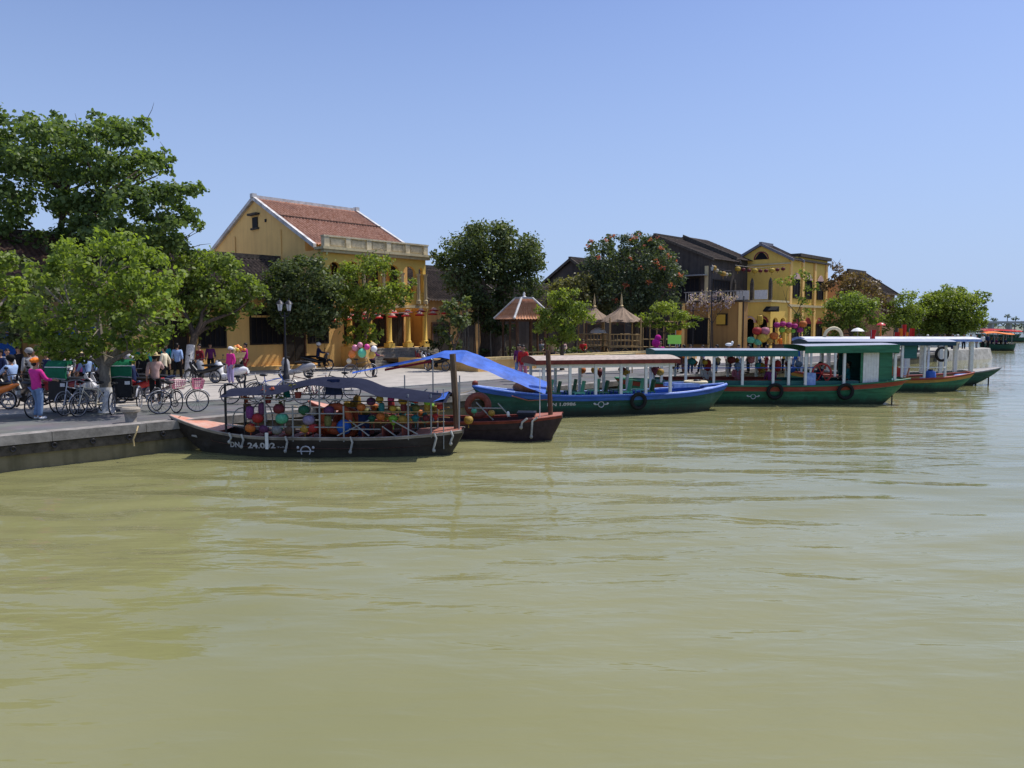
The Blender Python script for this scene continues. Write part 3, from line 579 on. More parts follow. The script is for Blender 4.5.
def thatch_roof(mb, r, z0, z1):
    prof = [(r*1.06, z0-.16), (r, z0), (r*.62, z0+(z1-z0)*.36), (r*.3, z0+(z1-z0)*.68), (.07, z1)]
    n = 40; vs = []; fs = []
    for i, (q, z) in enumerate(prof):
        for j in range(n):
            jit = 1 + (.07*rng.uniform(-1,1) if i < 3 else 0); vs.append((q*jit*math.cos(2*PI*j/n), q*jit*math.sin(2*PI*j/n), z + (rng.uniform(-.09,.05) if i == 0 else rng.uniform(-.03,.03))))
    for i in range(len(prof)-1):
        for j in range(n): fs.append((i*n+j, i*n+(j+1)%n, (i+1)*n+(j+1)%n, (i+1)*n+j))
    mb.add(vs, fs)
def thatched_hut(nm, label, loc, r=1.35):
    h = thing(nm, label, 'hut', loc, TH - R(40), 'thatched bamboo huts on the riverside')
    mb = MB(); thatch_roof(mb, r, 3.0, 3.95); mb.build('roof', M['thatch'], h, False)
    mb = MB(); mb.lathe([(.11,3.9),(.16,4.0),(.06,4.1),(.10,4.25),(.03,4.75),(.002,5.0)], 8); mb.build('finial', M['straw'], h)
    b_ = r*.78
    for sx in (-1,1):
        for sy in (-1,1):
            mb = MB(); mb.tube([(sx*b_,sy*b_,0),(sx*b_,sy*b_,3.15)], .055, 7); mb.build('post', M['bamboo'], h)
    mb = MB(); mb.rbox((-b_-.1,-b_-.1,1.02),(b_+.1,b_+.1,1.12)); mb.build('floor', M['bamboo'], h)
    for (x0,y0,x1,y1) in ((-b_,-b_,b_,-b_),(b_,-b_,b_,b_),(-b_,b_,b_,b_),(-b_,-b_,-b_,b_)):
        mb = MB()
        for z in (1.5, 1.95): mb.tube([(x0,y0,z),(x1,y1,z)], .035, 6)
        for k in range(1,8): f = k/8; mb.tube([(x0+(x1-x0)*f,y0+(y1-y0)*f,1.1),(x0+(x1-x0)*f,y0+(y1-y0)*f,1.95)], .018, 5)
        mb.build('railing', M['bamboo'], h)
        mb = MB(); mx_, my_ = (x0+x1)/2, (y0+y1)/2; mb.tube([(x0,y0,.05),(mx_,my_,1.0)], .035, 6); mb.tube([(x1,y1,.05),(mx_,my_,1.0)], .035, 6); mb.build('brace', M['bamboo'], h)
    return h
q = pt(621, 350, 56); q.z = 0; thatched_hut('thatched_hut', 'thatched bamboo hut on stilts with the wider roof, right of its twin', q, 1.45)
q = pt(594, 350, 57.5); q.z = 0; thatched_hut('thatched_hut', 'thatched bamboo hut on stilts partly hidden by a green tree, left of its twin', q, 1.25)
q = pt(660, 350, 61); q.z = 0; bf = thing('bamboo_frame', 'bare bamboo frame of upright poles under the light green umbrella-shaped tree', 'frame', q, TH-R(40))
for k in range(6):
    mb = MB(); mb.tube([(-1.4+k*.56,0,0),(-1.4+k*.56,.02,3.0)], .045, 6); mb.build('pole', M['bamboo'], bf)
for z in (.9, 1.5, 2.9):
    mb = MB(); mb.tube([(-1.5,0,z),(1.5,0,z)], .04, 6); mb.build('rail', M['bamboo'], bf)

# ------------------------------------------------------------------ trees
NP = np.random.default_rng(11)
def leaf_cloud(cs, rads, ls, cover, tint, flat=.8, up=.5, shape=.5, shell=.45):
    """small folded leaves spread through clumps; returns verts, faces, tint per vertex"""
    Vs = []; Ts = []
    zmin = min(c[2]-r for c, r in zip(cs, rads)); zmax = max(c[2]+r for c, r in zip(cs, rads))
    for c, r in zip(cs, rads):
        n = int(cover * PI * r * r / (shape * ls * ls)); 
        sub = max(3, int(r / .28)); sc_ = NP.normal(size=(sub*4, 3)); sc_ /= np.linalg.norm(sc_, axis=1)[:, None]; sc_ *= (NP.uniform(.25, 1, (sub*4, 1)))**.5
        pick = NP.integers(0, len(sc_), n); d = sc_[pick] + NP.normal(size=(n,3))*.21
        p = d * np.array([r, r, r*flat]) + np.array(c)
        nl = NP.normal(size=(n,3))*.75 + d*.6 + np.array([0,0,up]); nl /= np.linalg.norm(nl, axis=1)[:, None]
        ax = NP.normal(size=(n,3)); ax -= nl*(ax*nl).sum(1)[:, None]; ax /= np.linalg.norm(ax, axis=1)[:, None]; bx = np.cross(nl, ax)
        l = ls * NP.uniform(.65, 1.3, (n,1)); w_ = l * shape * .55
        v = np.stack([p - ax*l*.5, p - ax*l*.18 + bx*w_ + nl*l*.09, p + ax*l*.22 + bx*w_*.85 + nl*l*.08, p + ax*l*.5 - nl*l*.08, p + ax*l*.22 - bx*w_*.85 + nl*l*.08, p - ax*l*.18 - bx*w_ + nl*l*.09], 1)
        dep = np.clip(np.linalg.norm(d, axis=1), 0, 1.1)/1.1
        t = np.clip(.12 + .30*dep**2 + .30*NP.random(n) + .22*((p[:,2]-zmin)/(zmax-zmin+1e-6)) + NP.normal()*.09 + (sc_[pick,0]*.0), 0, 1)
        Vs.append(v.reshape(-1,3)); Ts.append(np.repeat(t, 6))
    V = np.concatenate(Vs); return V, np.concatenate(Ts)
def quads_obj(name, V, T, m, parent):
    n = len(V)//6; me = bpy.data.meshes.new(name)
    me.vertices.add(n*6); me.loops.add(n*6); me.polygons.add(n)
    me.vertices.foreach_set('co', V.astype(np.float32).ravel()); me.loops.foreach_set('vertex_index', np.arange(n*6, dtype=np.int32))
    me.polygons.foreach_set('loop_start', np.arange(0, n*6, 6, dtype=np.int32)); me.update(calc_edges=True)
    at = me.attributes.new('tint', 'FLOAT', 'POINT'); at.data.foreach_set('value', T.astype(np.float32)); me.materials.append(m)
    o = bpy.data.objects.new(name, me); COL.objects.link(o); o.parent = parent; return o
def tree(nm, label, base, blobs, Y, leaf, ls=.22, cover=2.6, trunk_r=.16, fork=.45, bark='bark', depth=.75, cat='tree', group=None, flat=.8, white=0, seed=1, up=.5, shape=.5, limbs=1., twigs=0):
    r_ = random.Random(seed); base = Vector(base); t = thing(nm, label, cat, base, 0, group)
    cs = []; rads = []
    xs_ = [b[0] for b in blobs]; wid = (max(xs_)-min(xs_))/2*Y/F
    cx = sum(xs_)/len(xs_); cy = sum(b[1] for b in blobs)/len(blobs); ry = max(1, max(abs(b[1]-cy) for b in blobs)); rx = max(1, max(abs(b[0]-cx) for b in blobs))
    for b_ in blobs:
        px, py, rp = b_[:3]; dy_ = b_[3] if len(b_) > 3 else 0; e = max(0, 1 - ((px-cx)/rx)**2*.8 - ((py-cy)/ry)**2*.5)
        for k in (-1, 1) if e > .35 and rp > 9 else (0,):
            off = k * wid * depth * math.sqrt(e) * r_.uniform(.25, .8); p = pt(px, py, Y + off + dy_)
            cs.append(p - base); rads.append(rp * Y / F * r_.uniform(.92, 1.08))
    V, T = leaf_cloud(cs, rads, ls, cover*1.55, .5, flat, up, shape)
    quads_obj('crown', V, T, leaf, t)
    top = Vector((0,0,0)); ctr = sum(cs, Vector())/len(cs)
    zf = max(.6, min(c.z for c in cs)*fork + ctr.z*(1-fork)*.45)
    mb = MB(); lean = Vector((ctr.x, ctr.y, 0))*.25
    fk = Vector((lean.x, lean.y, zf)); mb.tube([(0,0,-.1),(0,0,.12),(lean.x*.2,lean.y*.2,zf*.4),fk], [trunk_r*1.5,trunk_r*1.1,trunk_r*.95,trunk_r*.85], 10)
    # a few main limbs, the rest branch off the nearest one
    K_ = min(len(cs), 6 if len(cs) > 14 else 4); mains = [max(range(len(cs)), key=lambda i: cs[i].z)]
    while len(mains) < K_: mains.append(max(range(len(cs)), key=lambda i: min((cs[i]-cs[j]).length for j in mains)))
    paths = []
    for i in mains:
        e = fk + (cs[i]-fk)*.82; k = trunk_r*r_.uniform(.42,.55); j = lambda: Vector((r_.uniform(-1,1), r_.uniform(-1,1), r_.uniform(-.3,.6)))*(e-fk).length*.07
        p_ = [fk-Vector((0,0,.05)), fk.lerp(e,.3)+j()+Vector((0,0,.05)), fk.lerp(e,.65)+j(), e]; paths.append(p_); mb.tube(p_, [k*1.25, k, k*.65, k*.25], 7)
    for i, c in enumerate(cs):
        if i in mains or r_.random() > limbs: continue
        cand = [(p_[1].lerp(p_[2], f), f) for p_ in paths for f in (0, .5, 1)]; s0, f = min(cand, key=lambda q: (q[0]-c).length); k = trunk_r*r_.uniform(.14,.22)
        e = s0 + (c-s0)*.8; mb.tube([s0, s0.lerp(e,.5)+Vector((r_.uniform(-1,1), r_.uniform(-1,1), r_.uniform(-.5,1)))*(e-s0).length*.1, e], [k, k*.7, k*.25], 5)
    for _ in range(twigs):
        c = r_.choice(cs); e = c + Vector((r_.uniform(-.6,1.3), r_.uniform(-.3,.3), r_.uniform(.2,.8)))*1.2; mb.tube([c, (c+e)/2+Vector((.1,0,.1)), e], [.025,.016,.006], 4)
    tr = mb.build('trunk', M[bark], t)
    if white:
        mb = MB(); mb.tube([(0,0,.02),(0,0,.15),(lean.x*.2*white/zf/.4,lean.y*.2*white/zf/.4,white)], [trunk_r*1.42,trunk_r*1.13,trunk_r*1.0], 10); mb.build('whitewash', M['limewash'], tr)
    return t
def on_ground(px, Y): p = pt(px, 380, Y); p.z = 0; return p
LF = {}
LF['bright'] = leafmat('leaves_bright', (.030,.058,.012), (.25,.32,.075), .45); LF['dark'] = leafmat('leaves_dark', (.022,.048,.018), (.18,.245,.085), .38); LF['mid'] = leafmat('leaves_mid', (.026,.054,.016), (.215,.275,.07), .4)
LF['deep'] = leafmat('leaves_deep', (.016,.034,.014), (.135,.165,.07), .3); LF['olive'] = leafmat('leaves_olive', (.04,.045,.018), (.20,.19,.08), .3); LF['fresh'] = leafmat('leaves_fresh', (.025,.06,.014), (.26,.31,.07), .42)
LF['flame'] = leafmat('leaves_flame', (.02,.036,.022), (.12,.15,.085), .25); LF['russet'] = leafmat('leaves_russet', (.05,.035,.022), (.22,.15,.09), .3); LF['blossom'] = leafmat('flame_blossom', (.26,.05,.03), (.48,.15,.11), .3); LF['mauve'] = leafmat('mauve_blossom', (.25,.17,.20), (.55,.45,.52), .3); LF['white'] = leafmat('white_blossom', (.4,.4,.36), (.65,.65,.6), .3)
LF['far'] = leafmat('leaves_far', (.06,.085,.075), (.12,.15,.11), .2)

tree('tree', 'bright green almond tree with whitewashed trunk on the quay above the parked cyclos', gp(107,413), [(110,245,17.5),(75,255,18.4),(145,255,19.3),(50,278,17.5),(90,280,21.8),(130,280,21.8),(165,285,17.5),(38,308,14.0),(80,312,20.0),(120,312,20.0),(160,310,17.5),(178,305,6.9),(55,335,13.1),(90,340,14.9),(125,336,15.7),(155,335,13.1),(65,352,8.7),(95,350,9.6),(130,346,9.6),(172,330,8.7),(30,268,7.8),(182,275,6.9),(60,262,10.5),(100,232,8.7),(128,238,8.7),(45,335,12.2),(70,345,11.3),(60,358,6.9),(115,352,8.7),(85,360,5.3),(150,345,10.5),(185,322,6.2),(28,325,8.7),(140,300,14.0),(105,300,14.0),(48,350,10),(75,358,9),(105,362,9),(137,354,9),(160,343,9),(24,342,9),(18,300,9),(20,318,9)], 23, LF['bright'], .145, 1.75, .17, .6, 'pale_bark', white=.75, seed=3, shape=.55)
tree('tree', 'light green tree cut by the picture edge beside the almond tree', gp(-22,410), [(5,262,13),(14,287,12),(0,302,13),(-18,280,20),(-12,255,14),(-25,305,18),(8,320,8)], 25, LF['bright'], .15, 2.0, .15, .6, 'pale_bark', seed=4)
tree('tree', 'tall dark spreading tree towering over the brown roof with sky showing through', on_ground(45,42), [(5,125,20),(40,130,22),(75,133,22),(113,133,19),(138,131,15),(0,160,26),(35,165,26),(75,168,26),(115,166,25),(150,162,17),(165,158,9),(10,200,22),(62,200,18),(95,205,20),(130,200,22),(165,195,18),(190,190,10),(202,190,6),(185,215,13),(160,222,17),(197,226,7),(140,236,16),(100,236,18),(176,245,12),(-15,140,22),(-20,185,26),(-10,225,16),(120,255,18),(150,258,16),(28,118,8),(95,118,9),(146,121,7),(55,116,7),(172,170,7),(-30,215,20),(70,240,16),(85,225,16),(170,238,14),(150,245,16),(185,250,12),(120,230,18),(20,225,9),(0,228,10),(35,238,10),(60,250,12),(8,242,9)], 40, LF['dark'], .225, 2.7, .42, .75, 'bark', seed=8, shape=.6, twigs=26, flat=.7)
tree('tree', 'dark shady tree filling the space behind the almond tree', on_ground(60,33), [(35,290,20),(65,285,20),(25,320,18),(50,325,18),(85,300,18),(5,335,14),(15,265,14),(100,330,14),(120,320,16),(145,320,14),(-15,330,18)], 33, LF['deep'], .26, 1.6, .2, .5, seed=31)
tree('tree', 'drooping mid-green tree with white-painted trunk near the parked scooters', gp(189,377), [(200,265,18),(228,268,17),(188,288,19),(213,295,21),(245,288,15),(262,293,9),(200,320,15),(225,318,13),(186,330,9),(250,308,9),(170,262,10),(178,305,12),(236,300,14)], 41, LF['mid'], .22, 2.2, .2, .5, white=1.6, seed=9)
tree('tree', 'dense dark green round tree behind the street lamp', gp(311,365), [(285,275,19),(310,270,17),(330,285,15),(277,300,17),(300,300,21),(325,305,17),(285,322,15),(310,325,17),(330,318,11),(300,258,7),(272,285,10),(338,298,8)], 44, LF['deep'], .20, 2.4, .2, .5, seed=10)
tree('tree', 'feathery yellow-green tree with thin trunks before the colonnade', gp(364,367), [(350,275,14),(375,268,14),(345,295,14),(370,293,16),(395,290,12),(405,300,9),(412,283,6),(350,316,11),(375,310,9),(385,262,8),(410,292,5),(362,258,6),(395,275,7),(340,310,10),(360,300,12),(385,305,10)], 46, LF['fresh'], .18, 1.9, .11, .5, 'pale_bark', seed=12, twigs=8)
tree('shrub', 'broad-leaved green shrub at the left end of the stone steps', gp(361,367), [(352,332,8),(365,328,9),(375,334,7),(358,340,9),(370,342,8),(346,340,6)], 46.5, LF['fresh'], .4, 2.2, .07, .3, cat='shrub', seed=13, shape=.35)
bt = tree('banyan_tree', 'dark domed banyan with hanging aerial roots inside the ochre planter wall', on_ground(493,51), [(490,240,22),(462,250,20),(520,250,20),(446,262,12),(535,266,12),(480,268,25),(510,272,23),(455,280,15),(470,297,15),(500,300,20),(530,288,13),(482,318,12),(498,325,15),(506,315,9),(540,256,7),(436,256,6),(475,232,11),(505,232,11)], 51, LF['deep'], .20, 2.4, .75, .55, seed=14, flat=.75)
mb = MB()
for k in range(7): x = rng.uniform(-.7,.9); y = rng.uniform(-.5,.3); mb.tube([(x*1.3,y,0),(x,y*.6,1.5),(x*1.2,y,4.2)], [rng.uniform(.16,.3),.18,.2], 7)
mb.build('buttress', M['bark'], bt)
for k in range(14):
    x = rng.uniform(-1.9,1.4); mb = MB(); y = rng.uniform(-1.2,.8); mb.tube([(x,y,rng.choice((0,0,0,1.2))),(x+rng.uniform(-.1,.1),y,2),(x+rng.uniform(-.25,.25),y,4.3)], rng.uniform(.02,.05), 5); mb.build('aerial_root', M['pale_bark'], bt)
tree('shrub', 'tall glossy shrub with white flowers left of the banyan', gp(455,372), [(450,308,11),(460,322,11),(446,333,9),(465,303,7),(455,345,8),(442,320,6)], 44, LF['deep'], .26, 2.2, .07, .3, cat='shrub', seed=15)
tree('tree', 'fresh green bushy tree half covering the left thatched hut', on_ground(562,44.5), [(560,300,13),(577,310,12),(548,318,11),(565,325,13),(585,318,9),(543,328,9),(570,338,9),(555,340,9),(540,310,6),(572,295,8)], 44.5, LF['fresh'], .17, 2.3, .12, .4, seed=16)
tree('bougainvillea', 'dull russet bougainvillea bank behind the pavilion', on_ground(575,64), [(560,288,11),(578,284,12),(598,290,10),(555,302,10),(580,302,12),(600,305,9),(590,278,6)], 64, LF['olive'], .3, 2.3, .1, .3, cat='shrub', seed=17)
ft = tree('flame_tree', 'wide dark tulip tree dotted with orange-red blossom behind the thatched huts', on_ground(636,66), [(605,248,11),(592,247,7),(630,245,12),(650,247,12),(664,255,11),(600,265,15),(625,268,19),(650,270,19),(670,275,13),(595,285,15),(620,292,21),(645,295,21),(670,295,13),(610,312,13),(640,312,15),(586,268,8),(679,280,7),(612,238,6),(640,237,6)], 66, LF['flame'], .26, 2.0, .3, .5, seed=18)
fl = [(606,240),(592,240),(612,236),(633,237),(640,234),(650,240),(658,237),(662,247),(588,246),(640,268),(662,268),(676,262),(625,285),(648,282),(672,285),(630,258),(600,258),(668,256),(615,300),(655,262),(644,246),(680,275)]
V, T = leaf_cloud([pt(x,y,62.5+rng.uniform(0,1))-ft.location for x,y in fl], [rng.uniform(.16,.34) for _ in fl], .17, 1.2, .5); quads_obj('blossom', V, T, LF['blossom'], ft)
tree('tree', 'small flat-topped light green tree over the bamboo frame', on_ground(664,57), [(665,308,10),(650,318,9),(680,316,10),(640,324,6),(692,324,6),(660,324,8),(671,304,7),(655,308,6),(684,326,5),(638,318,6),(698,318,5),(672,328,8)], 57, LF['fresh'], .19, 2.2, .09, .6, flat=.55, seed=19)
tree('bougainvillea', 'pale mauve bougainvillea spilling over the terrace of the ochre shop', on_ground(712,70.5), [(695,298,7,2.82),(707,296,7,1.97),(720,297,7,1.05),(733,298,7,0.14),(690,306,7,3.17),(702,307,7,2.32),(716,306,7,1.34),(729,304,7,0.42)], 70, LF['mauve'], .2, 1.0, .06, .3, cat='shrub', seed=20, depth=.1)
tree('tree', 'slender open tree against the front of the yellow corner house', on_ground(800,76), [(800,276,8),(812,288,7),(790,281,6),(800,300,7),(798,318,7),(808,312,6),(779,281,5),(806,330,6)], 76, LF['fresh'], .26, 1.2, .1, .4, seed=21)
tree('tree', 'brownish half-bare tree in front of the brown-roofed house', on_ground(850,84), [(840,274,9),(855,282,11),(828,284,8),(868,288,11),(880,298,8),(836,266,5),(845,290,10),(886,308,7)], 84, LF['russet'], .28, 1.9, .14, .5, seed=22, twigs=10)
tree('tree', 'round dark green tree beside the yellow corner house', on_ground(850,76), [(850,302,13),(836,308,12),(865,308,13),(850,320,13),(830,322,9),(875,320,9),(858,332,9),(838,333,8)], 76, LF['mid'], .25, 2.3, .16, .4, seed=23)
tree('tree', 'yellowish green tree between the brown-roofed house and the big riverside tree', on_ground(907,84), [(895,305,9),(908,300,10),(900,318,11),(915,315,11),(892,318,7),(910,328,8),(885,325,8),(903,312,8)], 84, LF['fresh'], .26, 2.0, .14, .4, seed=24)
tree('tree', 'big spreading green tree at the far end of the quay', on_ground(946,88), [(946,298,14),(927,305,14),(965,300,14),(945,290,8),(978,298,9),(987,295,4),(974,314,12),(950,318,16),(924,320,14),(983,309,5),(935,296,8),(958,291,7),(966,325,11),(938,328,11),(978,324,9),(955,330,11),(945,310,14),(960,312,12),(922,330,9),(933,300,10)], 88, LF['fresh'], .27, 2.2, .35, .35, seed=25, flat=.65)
tree('shrub', 'dark clipped shrub between the steps and the shaded low house', on_ground(440,52), [(437,330,6),(446,340,6),(434,345,6)], 52, LF['deep'], .22, 2.4, .05, .3, cat='shrub', seed=26)
# planting in the bed
V, T = leaf_cloud([pt(x, 352, 50+rng.uniform(0,2)) for x in range(482,590,6)], [.42]*18, .2, 1.6, .5); quads_obj('ground_cover', V, T, LF['deep'], None)['kind'] = 'stuff'
# far shore trees
for px, py, r_, y in ((1005,322,4,430),(985,326,4,450),(1018,325,5,420),(1030,322,6,420),(996,327,3,430),(974,327,4,440),(960,326,5,440),(1045,320,7,430)):
    pass
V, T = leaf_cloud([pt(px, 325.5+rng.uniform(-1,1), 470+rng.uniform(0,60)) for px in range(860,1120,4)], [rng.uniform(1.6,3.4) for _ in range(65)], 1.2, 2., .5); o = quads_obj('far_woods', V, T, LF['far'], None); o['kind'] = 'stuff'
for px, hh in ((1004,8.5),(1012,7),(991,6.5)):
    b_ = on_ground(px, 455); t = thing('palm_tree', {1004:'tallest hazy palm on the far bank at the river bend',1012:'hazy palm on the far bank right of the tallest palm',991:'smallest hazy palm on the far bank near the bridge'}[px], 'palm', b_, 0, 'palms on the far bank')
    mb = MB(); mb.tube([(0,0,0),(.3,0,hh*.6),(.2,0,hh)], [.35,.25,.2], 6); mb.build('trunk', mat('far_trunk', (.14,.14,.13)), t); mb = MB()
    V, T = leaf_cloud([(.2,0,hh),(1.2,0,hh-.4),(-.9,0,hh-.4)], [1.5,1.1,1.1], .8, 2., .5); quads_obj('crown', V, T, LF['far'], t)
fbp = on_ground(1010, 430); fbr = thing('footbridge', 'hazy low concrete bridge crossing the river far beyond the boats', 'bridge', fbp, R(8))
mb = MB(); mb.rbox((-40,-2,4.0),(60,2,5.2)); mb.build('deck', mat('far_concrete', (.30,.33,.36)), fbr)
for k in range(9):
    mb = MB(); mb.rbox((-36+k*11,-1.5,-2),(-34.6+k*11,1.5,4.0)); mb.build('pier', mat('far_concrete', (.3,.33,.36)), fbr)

# ------------------------------------------------------------------ people
def skin_mesh(name, joints, edges, sub=1, root=0):
    """one continuous surface grown around connected joints; joints: (x,y,z,rx,ry)"""
    me = bpy.data.meshes.new(name); me.from_pydata([j[:3] for j in joints], edges, [])
    o = bpy.data.objects.new(name, me); COL.objects.link(o)
    md = o.modifiers.new('Skin', 'SKIN'); md.use_smooth_shade = True
    if not me.skin_vertices: me.skin_vertices.new()
    sv = me.skin_vertices[0].data
    for i, j in enumerate(joints): sv[i].radius = (j[3], j[4] if len(j) > 4 else j[3]); sv[i].use_root = (i == root)
    ss = o.modifiers.new('Sub', 'SUBSURF'); ss.levels = sub; ss.render_levels = sub
    dg = bpy.context.evaluated_depsgraph_get(); dg.update()
    res = bpy.data.meshes.new_from_object(o.evaluated_get(dg)); res.name = name
    bpy.data.objects.remove(o); bpy.data.meshes.remove(me); 
    res.polygons.foreach_set('use_smooth', [True]*len(res.polygons)); return res
POSES = {}
def pose(kind):
    """joint positions of a 1.65 m adult facing +Y"""
    if kind in POSES: return POSES[kind]
    J = dict(pel=(0,0,.92), sp=(0,.0,1.12), ch=(0,.0,1.30), nk=(0,-.01,1.42))
    for s, k in ((-1,'l'),(1,'r')):
        J['hip'+k] = (s*.09,0,.86); J['kn'+k] = (s*.105,.02,.47); J['an'+k] = (s*.105,-.02,.08); J['to'+k] = (s*.12,.13,.03)
        J['sh'+k] = (s*.175,-.01,1.36); J['el'+k] = (s*.235,-.04,1.10); J['wr'+k] = (s*.245,.04,.87)
    if kind == 'walk':
        J['knr'] = (.10,.16,.50); J['anr'] = (.10,.22,.10); J['tor'] = (.11,.37,.07); J['knl'] = (-.10,-.04,.48); J['anl'] = (-.10,-.28,.13); J['tol'] = (-.11,-.17,.03)
        J['wrl'] = (-.24,.20,.95); J['ell'] = (-.23,.03,1.10); J['wrr'] = (.25,-.12,.9); J['elr'] = (.235,-.12,1.12)
    if kind == 'hand_up':
        J['elr'] = (.27,.14,1.16); J['wrr'] = (.10,.20,1.36)
    if kind == 'push':
        for s, k in ((-1,'l'),(1,'r')): J['el'+k] = (s*.24,.10,1.12); J['wr'+k] = (s*.24,.36,1.08)
        J['knl'] = (-.11,.12,.49); J['anl'] = (-.12,.02,.08); J['tol'] = (-.13,.16,.03)
    if kind == 'carry':
        J['elr'] = (.25,.06,1.14); J['wrr'] = (.17,.14,1.40); J['knl'] = (-.10,.14,.49); J['anl'] = (-.10,.10,.08); J['tol'] = (-.11,.25,.03)
    if kind in ('ride', 'sit'):
        dz = -.16 if kind == 'ride' else -.42
        for k in ('pel','sp','ch','nk','shl','shr'): x, y, z = J[k]; J[k] = (x, y + (.10*(z-.9) if kind == 'ride' else 0), z+dz)
        for s, k in ((-1,'l'),(1,'r')):
            J['hip'+k] = (s*.10,.03,.87+dz); 
            if kind == 'ride':
                J['kn'+k] = (s*.17,.40,.60); J['an'+k] = (s*.17,.34,.27); J['to'+k] = (s*.18,.50,.24); J['el'+k] = (s*.27,.20,.98); J['wr'+k] = (s*.27,.47,.98)
            else:
                J['kn'+k] = (s*.12,.43,.46); J['an'+k] = (s*.12,.44,.08); J['to'+k] = (s*.13,.58,.03); J['el'+k] = (s*.23,.06,.72); J['wr'+k] = (s*.16,.28,.62)
    if kind == 'bend':
        for k, v in dict(sp=(0,.10,1.10), ch=(0,.27,1.22), nk=(0,.39,1.28), shl=(-.17,.32,1.22), shr=(.17,.32,1.22), ell=(-.2,.40,.97), elr=(.2,.40,.97), wrl=(-.14,.52,.78), wrr=(.14,.52,.78)).items(): J[k] = v
    J = {k: Vector(v) for k, v in J.items()}
    up = (J['nk'] - J['ch']).normalized(); up = (up + Vector((0,0,1.2))).normalized(); fw = Vector((0, up.z, -up.y))
    head = J['nk'] + up*.165 + fw*.02
    # body: one surface with head, nose, ears, hands and five fingers
    V = []; E = []
    def v(p, r, r2=None, link=None):
        V.append((*p, r, r2 or r)); 
        if link is not None: E.append((link, len(V)-1))
        return len(V)-1
    pel = v(J['pel'], .098, .075); sp = v(J['sp'], .088, .066, pel); ch = v(J['ch'], .108, .074, sp); nk = v(J['nk'], .05, None, ch)
    j1 = v(J['nk']+up*.07+fw*.01, .05, None, nk); j2 = v(head-up*.03+fw*.005, .072, .082, j1); j3 = v(head+up*.04, .076, .092, j2); j4 = v(head+up*.095-fw*.01, .045, .055, j3)
    v(head-up*.03+fw*.10, .012, None, j2)
    for s in (-1, 1): v(head-up*.01+Vector((s*.085,0,0)), .013, .02, j2)
    for s, k in ((-1,'l'),(1,'r')):
        h = v(J['hip'+k], .066, None, pel); n1 = v(J['kn'+k], .046, None, h); a1 = v(J['an'+k], .036, None, n1); v(J['to'+k], .03, .022, a1)
        sh = v(J['sh'+k], .044, None, ch); el = v(J['el'+k], .036, None, sh); wr = v(J['wr'+k], .025, .02, el)
        dr = (J['wr'+k]-J['el'+k]).normalized(); pm_ = J['wr'+k]+dr*.07; pl = v(pm_, .034, .016, wr)
        sd_ = dr.cross(Vector((s,0,0))); sd_ = sd_.normalized() if sd_.length > .05 else Vector((0,1,0))
        for q in range(4):
            off = sd_*(q-1.5)*.019; ln = (.066,.078,.072,.056)[q]; f1 = v(pm_+dr*.03+off, .009, None, pl); f2 = v(pm_+dr*(.03+ln*.6)+off-Vector((s,0,0))*.012, .0085, None, f1); v(pm_+dr*(.02+ln*.95)+off-Vector((s,0,0))*.035, .0075, None, f2)
        t1 = v(J['wr'+k]+dr*.035+sd_*-.038, .010, None, wr); v(J['wr'+k]+dr*.075+sd_*-.058-Vector((s,0,0))*.015, .009, None, t1)
    body = skin_mesh('person_body', V, E)
    V = []; E = []
    hem = v(J['pel']+Vector((0,-.01,-.13)), .150, .122); pel = v(J['pel']+Vector((0,0,-.02)), .148, .118, hem); sp = v(J['sp'], .138, .108, pel); ch = v(J['ch'], .160, .118, sp); v(J['nk']+Vector((0,0,-.035)), .062, None, ch)
    for s, k in ((-1,'l'),(1,'r')):
        sh = v(J['sh'+k], .070, None, ch); el = v(J['el'+k], .057, None, sh); v(J['el'+k].lerp(J['wr'+k], .75), .045, None, el)
    shirt = skin_mesh('person_shirt', V, E)
    V = []; E = []
    pel = v(J['pel']+Vector((0,0,.02)), .142, .112)
    for s, k in ((-1,'l'),(1,'r')):
        h = v(J['hip'+k]+Vector((s*.005,0,-.03)), .102, None, pel); n1 = v(J['kn'+k], .078, None, h); v(J['an'+k]+Vector((0,0,.02)), .064, None, n1)
    trous = skin_mesh('person_trousers', V, E)
    sh_ = MB()
    for k in 'lr': a, b = J['an'+k], J['to'+k]; c = (a+b)/2; sh_.ell((c.x, c.y+.01, min(a.z,b.z)+.03), (.05,.13,.045), 8, 6)
    shoes = sh_.mesh('person_shoes', None, True)
    hm = MB(); rot = Matrix((Vector((1,0,0)), fw, up)).transposed().to_4x4(); hm.T = Matrix.Translation(head) @ rot
    hm.ell((0,-.022,.045), (.092,.104,.088), 12, 8); hm.ell((0,-.055,-.015), (.085,.06,.085), 10, 6); hair = hm.mesh('person_hair', None, True)
    em = MB(); em.T = hm.T
    for s in (-1,1): em.ell((s*.033,.083,.008), (.012,.007,.008), 8, 6)
    eyes = em.mesh('person_eyes', None, True); lm = MB(); lm.T = hm.T; lm.ell((0,.080,-.062), (.024,.008,.008), 8, 6); lips = lm.mesh('person_lips', None, True)
    hats = {}
    def hat(f): m_ = MB(); m_.T = hm.T; f(m_); return m_.mesh('person_hat', None, True)
    hats['cap'] = hat(lambda m_: (m_.lathe([(.112,.02),(.110,.06),(.085,.12),(.03,.145)], 14, (0,-.01,0)), m_.box((0,.13,.035),(.15,.12,.012))))
    hats['helmet'] = hat(lambda m_: (m_.ell((0,-.015,.045), (.125,.14,.115), 14, 9), m_.box((0,.12,.03),(.17,.08,.015))))
    hats['conical'] = hat(lambda m_: m_.lathe([(.235,.015),(.23,.02),(.12,.105),(.01,.185)], 18))
